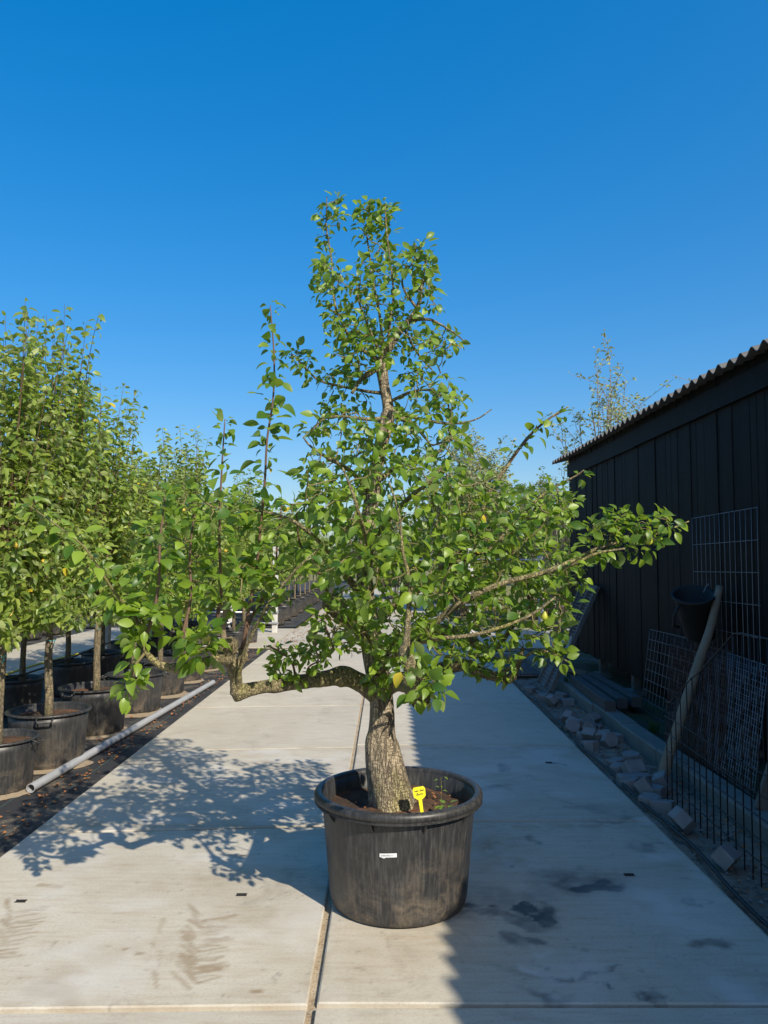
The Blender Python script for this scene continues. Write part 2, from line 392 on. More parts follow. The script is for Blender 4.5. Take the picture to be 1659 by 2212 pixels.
def stains(X, Y):
    R = np.zeros_like(X); Gm = np.zeros_like(X); B = np.zeros_like(X)
    wx = (fbm(X * 6 + 3, Y * 6 + 9, o=5) - 0.5) * 0.30; wy = (fbm(X * 6 + 31, Y * 6 + 2, o=5) - 0.5) * 0.40
    tex = fbm(X * 18, Y * 18, o=4)
    def blob(px, py, rx, ry, amt, soft=0.5, tgt=0):
        c = G(px, py); s = c.y / FPX
        ax = rx * s * 1.3; ay = ry * c.y ** 2 / (CAM_H * FPX) * 1.35
        d = np.hypot((X + wx - c.x) / ax, (Y + wy - c.y) / ay)
        m = np.clip(np.clip((1.2 - d) / soft, 0, 1) * amt * np.clip(0.2 + 2.2 * tex, 0, 1.6), 0, .95)
        (R, Gm, B)[tgt][:] = np.maximum((R, Gm, B)[tgt], m)
    for q in ((1285, 1912, 44, 12, 0.92, 0.35), (1250, 1905, 85, 24, 0.42, 0.8), (1128, 1962, 30, 9, 0.9, 0.35), (1040, 1958, 28, 8, 0.55, 0.5),
              (1185, 1968, 30, 13, 0.55, 0.5), (1085, 1985, 70, 10, 0.4, 0.7), (1120, 1935, 75, 18, 0.25, 0.9), (1130, 2035, 34, 10, 0.42, 0.5),
              (1090, 1862, 8, 4, 0.8, 0.6), (1545, 2040, 30, 12, 0.45, 0.8), (1530, 1958, 8, 5, 0.4, 0.6), (1330, 2142, 10, 5, 0.6, 0.6), (1440, 2168, 26, 7, 0.5, 0.7),
              (1215, 2100, 12, 5, 0.6, 0.6), (1260, 2110, 16, 5, 0.55, 0.7), (1150, 2105, 60, 10, 0.3, 0.9), (1165, 2150, 40, 10, 0.5, 0.8), (1300, 2105, 20, 5, 0.35, 0.8),
              (1150, 1808, 14, 6, 0.3, 0.7), (1060, 1700, 40, 6, 0.35, 0.7), (1090, 1655, 16, 6, 0.55, 0.7), (1190, 1650, 11, 2.6, 0.9, 0.5), (1060, 1545, 18, 4, 0.45, 0.7),
              (1250, 1745, 50, 6, 0.22, 0.9), (1390, 1820, 40, 7, 0.3, 0.9), (1290, 2070, 12, 5, 0.35, 0.7), (1180, 2060, 10, 4, 0.3, 0.7), (1240, 2020, 8, 4, 0.3, 0.7),
              (525, 1855, 9, 5, 0.7, 0.6), (1330, 1772, 70, 5, 0.3, 0.8)): blob(*q)
    for q in ((1060, 1830, 60, 30, 0.45, 1.0), (1010, 1760, 40, 18, 0.3, 1), (1580, 1900, 60, 30, 0.4, 1.0), (1170, 1580, 120, 6, 0.35, 1)): blob(*q, tgt=1)
    for q in ((1160, 2085, 26, 11, 0.55, 0.8), (1450, 1950, 120, 50, 0.4, 1), (1380, 1680, 60, 30, 0.3, 1)): blob(*q, tgt=2)
    # tread prints of muddy tyres: short bars, each with its own place, length and slant
    def bar(px, py, L, wd, ang, amt):
        c = G(px, py); ca, sa = math.cos(ang), math.sin(ang)
        dx, dy = X + wx * 0.12 - c.x, Y + wy * 0.12 - c.y
        u = dx * ca + dy * sa; w = -dx * sa + dy * ca
        m = np.clip((L / 2 - abs(u)) / 0.012 + 0.5, 0, 1) * np.clip((wd / 2 - abs(w)) / 0.008 + 0.5, 0, 1) * amt * np.clip(0.1 + 1.6 * tex, 0, 1)
        Gm[:] = np.maximum(Gm, np.clip(m * 1.35, 0, .85))
    r = random.Random(5)
    for (x0, y0, x1, y1, n, side) in ((500, 1985, 470, 2125, 17, 1), (420, 1965, 395, 2125, 15, -1), (345, 1990, 330, 2140, 8, 0), (95, 1960, 40, 2075, 13, 1), (20, 1950, 5, 2060, 8, -1)):
        for k in range(n):
            f = (k + r.uniform(-.25, .25)) / n
            bar(x0 + (x1 - x0) * f + r.uniform(-9, 9) - (30 if side > 0 else 0), y0 + (y1 - y0) * f, r.uniform(.09, .2) if side else r.uniform(.05, .1), r.uniform(.014, .028),
                (0.25 if side > 0 else (1.9 if side == 0 else 2.2)) + r.uniform(-.2, .2), r.uniform(.25, .6))
    for (px, py, L, wd, a, m) in ((110, 1912, .16, .045, -.25, .45), (268, 2050, .03, .022, .3, .8), (300, 2062, .04, .026, .3, .85), (555, 2138, .05, .03, .2, .7), (40, 1935, .05, .02, 0, .6)):
        bar(px, py, L, wd, a, m)
    d = G(150, 2150); m = np.clip(1 - np.hypot((X + wx - d.x + (Y - d.y) * .6) / .12, (Y - d.y) / .3), 0, 1)
    Gm[:] = np.maximum(Gm, m * 0.6)
    # grime along the joints and a worn sandy wash over the slabs
    for yj in (3.06, 5.1, 7.15):
        Gm[:] = np.maximum(Gm, np.exp(-(np.abs(Y - yj + .05) / .06)) * .55 * np.clip(2.2 * tex - .5, 0, 1))
    Gm[:] = np.maximum(Gm, np.exp(-(np.abs(X + .288) / .05)) * .6 * np.clip(2.2 * tex - .5, 0, 1))
    wash = np.clip((fbm(X * 1.7 + 11, Y * 2.6 + 3, o=5) - .50) * 3.2, 0, 1) * np.clip(.2 + 1.2 * tex, 0, 1)
    Gm[:] = np.maximum(Gm, wash * .42)
    pale = np.clip((fbm(X * 2.9 + 71, Y * 3.3 + 23, o=5) - .54) * 4, 0, 1)
    B[:] = np.maximum(B, pale * .5)
    specks = np.clip((fbm(X * 31 + 7, Y * 31 + 90, o=3) - .77) * 12, 0, 1); R[:] = np.maximum(R, specks * .3)
    return R, Gm, B

def slab_mesh(name, q, n, mat, paint=False, bev=0.007, depth=0.06):
    """q: four ground corners (near left, near right, far right, far left)"""
    q = np.array(q, float)
    L = np.hypot(*(q[1] - q[0])); e = (bev if n > 20 else 0.003) / L
    us = np.concatenate([[0, e], np.linspace(e, 1 - e, n + 1)[1:-1], [1 - e, 1]])
    U, V = np.meshgrid(us, us)
    XY = (q[0] * ((1 - U) * (1 - V))[..., None] + q[1] * (U * (1 - V))[..., None] + q[2] * (U * V)[..., None] + q[3] * ((1 - U) * V)[..., None])
    X, Y = XY[..., 0], XY[..., 1]; Z = np.zeros_like(X)
    m = len(us)
    if n > 20:   # chipped edges
        ch = (fbm(X * 22, Y * 22, o=3) - 0.60).clip(0) * 0.004
        ring = (np.minimum(np.minimum(U, 1 - U), np.minimum(V, 1 - V)) <= 2.2 / n)
        Z = Z - ch * ring
    for s in (np.s_[0, :], np.s_[-1, :], np.s_[:, 0], np.s_[:, -1]): Z[s] = Z[s] - (0.005 if n > 20 else 0.002)
    vs = list(zip(X.ravel(), Y.ravel(), Z.ravel()))
    fs = [(j * m + i, j * m + i + 1, (j + 1) * m + i + 1, (j + 1) * m + i) for j in range(m - 1) for i in range(m - 1)]
    loop = [(0, i) for i in range(m - 1)] + [(j, m - 1) for j in range(m - 1)] + [(m - 1, i) for i in range(m - 1, 0, -1)] + [(j, 0) for j in range(m - 1, 0, -1)]
    k0 = len(vs); vs += [(X[j, i], Y[j, i], -depth) for j, i in loop]; nl = len(loop)
    for a in range(nl):
        b = (a + 1) % nl; fs.append((loop[a][0] * m + loop[a][1], k0 + a, k0 + b, loop[b][0] * m + loop[b][1]))
    me = bpy.data.meshes.new(name); me.from_pydata(vs, [], fs); me.materials.append(M[mat])
    if paint:
        R, Gm, B = stains(X, Y); c = np.zeros((len(vs), 4), np.float32); c[:, 3] = 1
        c[:m * m, 0] = R.ravel(); c[:m * m, 1] = Gm.ravel(); c[:m * m, 2] = B.ravel()
        me.attributes.new('stain', 'FLOAT_COLOR', 'POINT').data.foreach_set('color', c.ravel())
    me.update(); return me
GAP = 0.016
def corners(x0, x1, y0l, y0r, y1l, y1r, g=GAP, ga=None, gb=None):
    ga = g if ga is None else ga; gb = g if gb is None else gb
    return [(x0 + g, y0l + ga), (x1 - g, y0r + ga), (x1 - g, y1r - gb), (x0 + g, y1l - gb)]
path = sheet('concrete_path', -2.25, 1.76, -3.5, 14.91, -0.022, 'joint')
XL, XC, XR = -2.245, -0.288, 1.755
JR = [-3.0, -0.98, 1.04, 3.068, 5.155, 7.21, 9.22, 11.12, 13.05, 14.9]
for i in range(len(JR) - 1):
    a, b = JR[i], JR[i + 1]
    hi = 150 if 2 < i < 5 else 3
    ga, gb = (.017 if i == 3 else .012), (.017 if i == 2 else .012)
    link('slab', slab_mesh('slab', corners(XC, XR, a, a, b, b + 0.01, 0.018, ga, gb), hi, 'concrete', hi > 9), path)
    al, bl = (a - 0.06 if i == 3 else a - 0.24), (b - 0.06 if i == 2 else b - 0.24)
    ar, br = (a - 0.01 if i == 3 else a - 0.09), (b - 0.01 if i == 2 else b - 0.09)
    link('slab', slab_mesh('slab', corners(XL, XC, al, ar, bl, br, 0.018, ga, gb), hi, 'concrete', hi > 9), path)
def paved(name, xs, ys, mat='old_concrete'):
    p = sheet(name, xs[0], xs[-1], ys[0], ys[-1], -0.014, 'joint')
    for i in range(len(xs) - 1):
        for j in range(len(ys) - 1):
            link('slab', slab_mesh('slab', corners(xs[i], xs[i + 1], ys[j], ys[j], ys[j + 1], ys[j + 1]), 2, mat), p)
    return p
paved('cross_yard', [-4.3 + 2.05 * k for k in range(8)], [14.93, 16.95, 19.0])
paved('far_path', [-2.2, -0.2, 1.8], [19.03 + 2.02 * k for k in range(14)])
paved('side_path', [-7.08, -5.14], [-1 + 2.02 * k for k in range(11)])

# lifting slots: thin dark boxes on the slabs, the holes' shade in their colour
for (px, py, w) in ((604, 2238, .048), (52, 2254, .048), (1573, 2188, .05), (1372, 1907, .05)):
    g = G(px / 1.1573, py / 1.1573)
    m = MB().box((0, 0, 0), (w, 0.018, 0.004)); m.box((0, .011, .001), (w + .006, .003, .004)); m.box((0, -.011, .001), (w + .006, .003, .004))
    m.build('lifting_slot', M['slot_shade'], path, loc=(g.x, g.y, 0.0022))

# brick paving between the slabs and the shed
bp = sheet('brick_paving', 1.77, 3.9, 11.3, 14.2, 0.012, 'sand')
bm_ = MB(); bm_.box((0, 0, 0), (0.196, 0.096, 0.05))
bme = bm_.mesh('brick', M['clinker'])
for j in range(22):
    for i in range(10):
        x = 1.92 + i * 0.205 + (0.10 if j % 2 else 0) - 0.06; y = 11.4 + j * 0.105
        if x < 3.8: link('brick', bme, bp, (x, y, 0.012 + random.uniform(-.004, .004)), (random.uniform(-.02, .02), random.uniform(-.02, .02), random.uniform(-.02, .02)))

# kerb of precast beams
kerb = empty('kerb', (2.36, 8, 0)); kerb['kind'] = 'structure'
yk = 1.6
while yk < 13.2:
    L = 1.0
    m = MB(); h, w2, b = 0.2, 0.09, 0.012
    prof = [(-w2, -0.1), (-w2, h - 0.1 - b), (-w2 + b, h - 0.1), (w2 - b, h - 0.1), (w2, h - 0.1 - b), (w2, -0.1)]
    vs = [(x, -L / 2 + 0.004, z) for x, z in prof] + [(x, L / 2 - 0.004, z) for x, z in prof]
    m.add(vs, [(i, (i + 1) % 6, 6 + (i + 1) % 6, 6 + i) for i in range(6)] + [(5, 4, 3, 2, 1, 0), (6, 7, 8, 9, 10, 11)])
    m.build('kerb_stone', M['kerb_concrete'], kerb, loc=(random.uniform(-.006, .006), yk + L / 2 - 8, 0.015 + random.uniform(-.006, .006)), rot=(0, 0, random.uniform(-.006, .006)))
    yk += L

# ------------------------------------------------------------------ shed
SX, SY0, SY1 = 3.0, -4.0, 12.5
shed = empty('shed', (SX, 4, 0), 0, 'black tarred timber shed with corrugated roof on short feet', 'shed')
EAVE_X, EAVE_Z, SLOPE = 2.82, 3.33, math.tan(math.radians(14))
y = SY0; k = 0
rp = random.Random(11)
while y < SY1 - 0.02:
    w = min(rp.choice((0.125, 0.14, 0.15, 0.165, 0.18)), SY1 - y)
    zb = 0.30 + rp.uniform(-.015, .015); off = (0.004 if k % 2 else 0.0) + rp.uniform(-.004, .004)
    m = MB(); b = 0.006; hy = w / 2 + (0.008 if k % 2 else -0.004); z0, z1 = zb, 3.36
    pr = [(0.025, -hy), (-0.010, -hy), (-0.016, -hy + b), (-0.016, hy - b), (-0.010, hy), (0.025, hy)]
    vs = [(px - off, py, z0) for px, py in pr] + [(px - off, py, z1) for px, py in pr]
    m.add(vs, [(i, (i + 1) % 6, 6 + (i + 1) % 6, 6 + i) for i in range(6)] + [(5, 4, 3, 2, 1, 0), (6, 7, 8, 9, 10, 11)])
    m.build('plank', M['tar'], shed, loc=(0, y + w / 2 - 4, 0))
    y += w; k += 1
x = SX + 0.03
while x < 7.4:                                     # far gable end
    w = 0.18; m = MB().box((0, 0, 0), (w - 0.006, 0.03, 3.1 + (x - SX) * SLOPE * 0.9))
    m.build('plank', M['tar'], shed, loc=(x + w / 2 - SX, SY1 - 4 + random.uniform(-.004, .004), 0.3 + (3.1 + (x - SX) * SLOPE * 0.9) / 2)); x += w
MB().box((0, 0, 0), (0.04, SY1 - SY0, 4.3)).build('back_wall', M['tar'], shed, loc=(7.45 - SX, (SY0 + SY1) / 2 - 4, 2.15))
MB().box((0, 0, 0), (4.4, 0.04, 3.4)).build('near_wall', M['tar'], shed, loc=(2.24, SY0 - 4.03, 1.75))
# fascia boards under the eave, in lengths
y = SY0
for L in (3.0, 3.4, 3.4, 3.3, 3.4):
    MB().box((0, 0, 0), (0.028, L - 0.006, 0.20)).build('fascia_board', M['tar'], shed, loc=(-0.043 + random.uniform(-.002, .002), y + L / 2 - 4, 3.14 + random.uniform(-.008, .008)))
    y += L
for yy in np.arange(5.2, 12.4, 1.45):             # feet under the wall
    f = MB().box((0, 0, 0), (0.09, 0.09, 0.27)).build('foot', M['weathered_wood'], shed, loc=(0.06, yy - 4, 0.165))
    MB().box((0, 0, -0.10), (0.20, 0.20, 0.09)).build('pad', M['kerb_concrete'], f, loc=(0, 0, 0))
MB().box((0, 0, 0), (0.09, SY1 - SY0 - .1, 0.10)).build('sill_beam', M['tar'], shed, loc=(0.085, (SY0 + SY1) / 2 - 4, 0.36))
# corrugated sheets
PITCHW, AMP = 0.19, 0.027
y = SY0 - 0.1; ns = 0
while y < SY1 - 0.05:
    nw = 5; L = nw * PITCHW; seg = 12
    Lr = 5.2; dz = Lr * SLOPE; lift = 0.006 * (ns % 2); ex = rp.uniform(-.012, .012)
    n = int(nw * seg) + 1; t = [i * L / (n - 1) for i in range(n)]
    vs = []
    for (xx, zz) in ((EAVE_X + ex, EAVE_Z), (EAVE_X + Lr, EAVE_Z + dz)):
        for s in t: vs.append((xx - SX, y + s - 4, zz + lift + AMP * math.cos(2 * math.pi * (y + s) / PITCHW)))
    for (xx, zz) in ((EAVE_X + ex, EAVE_Z), (EAVE_X + Lr, EAVE_Z + dz)):
        for s in t: vs.append((xx - SX, y + s - 4, zz + lift - 0.008 + AMP * math.cos(2 * math.pi * (y + s) / PITCHW)))
    fs = []
    for i in range(n - 1):
        fs += [(i, i + 1, n + i + 1, n + i), (2 * n + i, 3 * n + i, 3 * n + i + 1, 2 * n + i + 1), (i, 2 * n + i, 2 * n + i + 1, i + 1)]
    fs += [(0, n, 3 * n, 2 * n), (n - 1, 3 * n - 1, 4 * n - 1, 2 * n - 1)]
    MB().add(vs, fs).build('roof_sheet', M['roof_sheet'], shed, smooth=False)
    y += L; ns += 1
for xx in (3.06, 4.4, 5.8, 7.3):                   # purlins
    MB().box((0, 0, 0), (0.07, SY1 - SY0 - .1, 0.10)).build('purlin', M['tar'], shed, loc=(xx - SX, (SY0 + SY1) / 2 - 4, EAVE_Z + (xx - EAVE_X) * SLOPE - 0.09))

# ------------------------------------------------------------------ the big pot
PC = Vector((0.060, 4.0, 0))
pot = empty('plant_pot', PC, 0, 'wide black plastic tub with dusty sides holding the gnarled pear tree', 'plant pot')
PH, RB, RT = 0.55, 0.342, 0.392
def rad_at(z): return RB + (RT - RB) * z / PH
m = MB()
prof = [(0.0, 0.004), (RB - .03, 0.004), (RB - .008, 0.010), (RB, 0.03)] + [(rad_at(z), z) for z in np.linspace(0.07, PH - 0.02, 9)] + \
       [(RT - .012, PH - .02), (rad_at(.42) - .012, 0.42), (rad_at(.3) - .012, 0.30)]
m.lathe(prof, 72); m.build('body', M['pot_plastic'], pot, smooth=True)
m = MB()
rp_ = []
for a in np.linspace(-0.35 * math.pi, 1.05 * math.pi, 11): rp_.append((RT + 0.012 + 0.024 * math.cos(a), PH - 0.022 + 0.024 * math.sin(a)))
rp_ = [(RT + 0.0305, PH - 0.052)] + [(RT + 0.034, PH - .05)] + rp_ + [(RT - 0.010, PH - 0.05)]
m.lathe(rp_, 96); m.build('rim', M['pot_plastic'], pot, smooth=True)
for k in range(10):
    a = math.radians(-115 + 36 * k + 6)
    q = Matrix.Rotation(a, 3, 'Z'); m = MB()
    vs = [(RT - .006, s, PH - .03) for s in (-.004, .004)] + [(RT + .031, s, PH - .045) for s in (-.004, .004)] + [(RT - .006, s, PH - .10) for s in (-.004, .004)] + [(RT + .02, s, PH - .062) for s in (-.004, .004)]
    m.add([q @ Vector(v) for v in vs], [(0, 2, 6, 4), (1, 5, 7, 3), (2, 3, 7, 6), (6, 7, 5, 4), (0, 1, 3, 2), (0, 4, 5, 1)])
    m.build('rim_rib', M['pot_plastic'], pot)
# soil
m = MB(); n = 64; rings = 22; vs = [(0, 0, 0)]; SOIL = 0.458
for i in range(1, rings + 1):
    for k in range(n):
        a = 2 * math.pi * k / n; r = (rad_at(SOIL) - .008) * i / rings; vs.append((r * math.cos(a), r * math.sin(a), 0))
A = np.array(vs); A[:, 2] = SOIL + (fbm(A[:, 0] * 9 + 20, A[:, 1] * 9 + 20, o=5) - .5) * .06 + 0.03 * np.exp(-((A[:, 0] / .2) ** 2 + (A[:, 1] / .2) ** 2)) - 0.012
fs = [(0, 1 + k, 1 + (k + 1) % n) for k in range(n)]
for i in range(rings - 1):
    for k in range(n): a, b = 1 + i * n + k, 1 + i * n + (k + 1) % n; fs.append((a, a + n, b + n, b))
m.add(A, fs).build('soil', M['soil'], pot, smooth=True)
# sticker with a bar code strip
def on_pot(ang, z, out=0.0015): r = rad_at(z) + out; return (r * math.cos(ang), r * math.sin(ang), z)
A0 = math.radians(-90) + (825 - 860) / 145 * 0.38 - 0.05
st = MB(); N = 8; vs = []
tilt = -0.006
for j in range(2):
    for i in range(N + 1):
        f = i / N; ang = A0 + (f - .5) * 0.215
        zz = 0.330 + (0.019 if j else 0) - tilt * (f - .5) + (0.003 if f == 0 and not j else 0) - (.004 if i == 2 and not j else 0)
        vs.append(on_pot(ang, zz + 0.012))
st.add(vs, [(i, i + 1, N + 2 + i, N + 1 + i) for i in range(N)])
sticker = st.build('sticker', M['paper'], pot)
br_ = MB(); x = 0.10; rr = random.Random(4)
while x < 0.8:
    w = rr.choice((.012, .02, .03)); a, b = A0 + (x - .5) * .215, A0 + (x + w - .5) * .215
    zz0, zz1 = 0.3485 - tilt * (x - .5), 0.3535 - tilt * (x - .5)
    if x > .55: zz1 -= .002
    br_.add([on_pot(a, zz0, .0024), on_pot(b, zz0, .0024), on_pot(b, zz1, .0024), on_pot(a, zz1, .0024)], [(0, 1, 2, 3)])
    x += w + rr.choice((.014, .02, .045))
br_.build('print', M['ink'], sticker)

# yellow stick-in label
lp = P(913, 1745, 3.78); lp.z = 0.475
lab = empty('plant_label', lp, 0, 'small yellow plastic plant label with handwriting stuck in the tub soil', 'plant label')
lab.scale = (1.32, 1.32, 1.32); lab.rotation_euler = (math.radians(-8), math.radians(-7), math.radians(8))
def plate(mb, pts, th):
    n = len(pts); vs = [(x, -th / 2, z) for x, z in pts] + [(x, th / 2, z) for x, z in pts]
    mb.add(vs, [tuple(range(n)), tuple(range(2 * n - 1, n - 1, -1))] + [(i, n + i, n + (i + 1) % n, (i + 1) % n) for i in range(n)])
hp = [(-.022, .072), (-.009, .062), (.009, .062), (.022, .072), (.0235, .098), (.018, .106), (-.018, .106), (-.0235, .098)]
m = MB(); plate(m, hp, .002); m.build('head', M['yellow_plastic'], lab)
m = MB(); plate(m, [(-.0065, .0625), (-.005, -.02), (0, -.035), (.005, -.02), (.0065, .0625)], .0016); m.build('stem', M['yellow_plastic'], lab)
for i, (txt, z, sz) in enumerate((('van den', .0895, .0115), ('Born', .0765, .0125))):
    fc = bpy.data.curves.new('lettering', 'FONT'); fc.body = txt; fc.size = sz; fc.align_x = 'CENTER'; fc.shear = 0.25; fc.offset = 0.00028
    fo = bpy.data.objects.new('lettering', fc); COL.objects.link(fo)
    me = bpy.data.meshes.new_from_object(fo.evaluated_get(bpy.context.evaluated_depsgraph_get())); bpy.data.objects.remove(fo)
    me.materials.clear(); me.materials.append(M['ink'])
    link('lettering', me, lab, (0, -.0016, z), (math.pi / 2, 0, 0))

# ------------------------------------------------------------------ leaves
def leaf_geo(L, wf, fold, curl, pet, seg=4, twist=0.0):
    """leaf along +Y from the petiole foot, upper side +Z"""
    prof = [0.0, .74, 1.0, .88, .54, 0.0] if seg == 5 else [0.0, .85, .95, .55, 0.0] if seg == 4 else [0, .95, .6, 0]
    vs = []; fs = []
    pr = 0.0011
    vs += [(-pr, 0, 0), (pr, 0, 0), (pr * .8, pet, -.002 + pet * .05), (-pr * .8, pet, -.002 + pet * .05), (0, 0, -pr * 2), (0, pet, -pr * 2 + pet * .05)]
    fs += [(0, 1, 2, 3), (0, 3, 5, 4), (1, 4, 5, 2)]
    n = len(prof) - 1; row = []
    for i in range(n + 1):
        t = i / n; ang = curl * t
        yy = pet + L * (math.sin(ang) / curl if abs(curl) > 1e-3 else t); zz = pet * .05 - L * ((1 - math.cos(ang)) / curl if abs(curl) > 1e-3 else 0)
        hw = prof[i] * wf * L / 2; up = abs(hw) * math.tan(fold); tw = twist * t
        k = len(vs)
        if i in (0, n): vs.append((0, yy, zz)); row.append((k, k, k))
        else:
            vs += [(-hw * math.cos(tw), yy, zz + up - hw * math.sin(tw)), (0, yy, zz), (hw * math.cos(tw), yy, zz + up + hw * math.sin(tw))]; row.append((k, k + 1, k + 2))
    for i in range(n):
        a, b = row[i], row[i + 1]
        if i == 0: fs += [(a[1], b[1], b[0]), (a[1], b[2], b[1])]
        elif i == n - 1: fs += [(a[0], a[1], b[1]), (a[1], a[2], b[1])]
        else: fs += [(a[0], a[1], b[1], b[0]), (a[1], a[2], b[2], b[1])]
    return np.array(vs), fs
lr = random.Random(21)
PEAR = [leaf_geo(1.0, lr.uniform(.52, .68), lr.uniform(.12, .5), lr.uniform(.2, 1.3), lr.uniform(.35, .6), 5, lr.uniform(-.5, .5)) for _ in range(10)]
def simple_leaf(wf, fold, curl):
    q = []
    for t, w in ((.30, .92), (.68, .80)):
        a = curl * t; y, z = t * math.cos(a * .5), -t * math.sin(a * .5)
        q += [(-wf / 2 * w, y, z + fold * w), (0, y, z), (wf / 2 * w, y, z + fold * w)]
    vs = np.array([(0, 0, 0)] + q + [(0, math.cos(curl * .5), -math.sin(curl * .5))])
    return vs, [(0, 2, 1), (0, 3, 2), (1, 2, 5, 4), (2, 3, 6, 5), (4, 5, 7), (5, 6, 7)]
APPLE = [simple_leaf(lr.uniform(.36, .52), lr.uniform(.04, .16), lr.uniform(.2, 1.7)) for _ in range(6)]
def frame(d, up, roll=0.0):
    d = d.normalized(); x = d.cross(up)
    if x.length < 1e-3: x = d.orthogonal()
    x.normalize(); z = x.cross(d); R_ = Matrix((x, d, z)).transposed()
    return R_ @ Matrix.Rotation(roll, 3, 'Y')

class LeafBag:
    def __init__(s, lib): s.lib = lib; s.items = []
    def put(s, pos, d, up, L, tint, roll=0.0, yel=0.0):
        s.items.append((Vector(pos), frame(Vector(d), Vector(up), roll), L, random.randrange(len(s.lib)), tint, yel))
    def mesh(s, name, mat, items=None):
        items = s.items if items is None else items
        V = []; F = []; C = []; k = 0
        for pos, R_, L, i, t, y in items:
            vs, fs = s.lib[i]; V.append(vs @ (np.array(R_).T * L) + np.array(pos))
            F += [tuple(a + k for a in f) for f in fs]; k += len(vs); C += [(t, y, 0, 1)] * len(fs)
        me = bpy.data.meshes.new(name); me.from_pydata(np.concatenate(V).tolist(), [], F)
        me.attributes.new('tint', 'FLOAT_COLOR', 'FACE').data.foreach_set('color', np.array(C, np.float32).ravel())
        me.materials.append(mat); me.polygons.foreach_set('use_smooth', [True] * len(me.polygons)); me.update()
        return me

# ------------------------------------------------------------------ the pear tree
PS = 1.027
TB = Vector((P(848, 1755, 3.88 * PS).x, 3.88 * PS, SOIL))
pear = empty('pear_tree', TB, 0, 'old gnarled pear tree with thick trunk and spreading limbs in the wide tub', 'tree')
def loc(q): return Vector(q) - TB
def spline(pts, n=8):
    """Catmull-Rom through (x, y, z, r) rows"""
    p = np.array(pts, float); out = []
    p = np.vstack([2 * p[0] - p[1], p, 2 * p[-1] - p[-2]])
    for i in range(1, len(p) - 2):
        for k in range(n):
            t = k / n; a, b, c, d = p[i - 1], p[i], p[i + 1], p[i + 2]
            out.append(0.5 * (2 * b + (c - a) * t + (2 * a - 5 * b + 4 * c - d) * t * t + (3 * b - a - 3 * c + d) * t ** 3))
    out.append(p[-2]); return np.array(out)
def px_line(rows):
    """rows of (px x, px y, depth Y, px diameter) -> world rows x, y, z, r"""
    out = []
    for x, y, Y, dpx in rows:
        Y *= PS; q = P(x, y, Y); out.append((q.x, q.y, q.z, max(dpx / FPX * Y / 2, .0016)))
    return out
NODES = []                                             # skeleton points for twigs to start from
def limb(name, rows, sides=14, n=8, mat='limb_bark', amp=0.16, fq=16, keep=True, ymin=-1, world=False, knots=()):
    w = spline(rows if world else px_line(rows), n)
    pts = [Vector(q[:3]) for q in w]; rad = [max(q[3], .0015) for q in w]
    def wob(i, a, p):
        f = fq
        g = float(fbm(p.x * f + math.cos(a) * 1.3 + 30, p.y * f + math.sin(a) * 1.3 + 30, p.z * f + 30, o=3))
        kn = 1.0
        for (kp, kr, ka) in knots: kn += ka * math.exp(-((p - kp).length / kr) ** 2)
        return (1 + amp * 2 * (g - .5)) * kn
    o = MB().tube([loc(q) for q in pts], rad, sides, wob=lambda i, a, p: wob(i, a, p + TB)).build(name, M[mat], pear, smooth=True)
    if keep:
        for q, r in zip(pts, rad):
            NODES.append((q, r))
    return pts, rad
# trunk: px centre, px diameter
TR = [(852, 1775, 3.88, 124), (850, 1752, 3.88, 108), (846, 1722, 3.88, 94), (838, 1680, 3.88, 86), (829, 1640, 3.88, 80), (823, 1605, 3.88, 72), (824, 1578, 3.88, 58), (825, 1540, 3.88, 53), (823, 1500, 3.88, 51),
      (815, 1450, 3.89, 52), (805, 1400, 3.92, 48), (797, 1340, 3.95, 44), (789, 1280, 3.96, 37), (787, 1220, 3.96, 34), (793, 1150, 3.95, 33), (805, 1060, 3.93, 31), (819, 980, 3.92, 30),
      (836, 905, 3.92, 32), (838, 880, 3.92, 25), (829, 830, 3.92, 23), (824, 790, 3.92, 27), (830, 768, 3.92, 22), (858, 722, 3.9, 16), (884, 692, 3.88, 13), (905, 655, 3.86, 9), (912, 610, 3.85, 6), (920, 560, 3.84, 4)]
tk = spline(px_line(TR), 9); LOWCUT = 1.02
pts = [Vector(q[:3]) for q in tk]; rad = [q[3] for q in tk]
def trunk_wob(i, a, p):
    p = p + TB
    g = float(fbm(p.x * 14 + math.cos(a) * 2 + 9, p.y * 14 + math.sin(a) * 2 + 9, p.z * 5 + 7, o=4)) - .5
    h = float(vnoise(math.cos(a) * 9 + 30, math.sin(a) * 9 + 30, p.z * 13)) - .5
    flare = max(0, 1 - (p.z - SOIL) / .22)
    return 1 + .22 * g + .07 * h + flare * .10 * math.cos(5 * a + 1.1)
MB().tube([loc(q) for q in pts], rad, 40, wob=trunk_wob).build('trunk', M['bark'], pear, smooth=True)
for q, r in zip(pts, rad):
    if q.z > LOWCUT: NODES.append((q, r))
K = lambda x, y, Y: P(x, y, Y * PS)
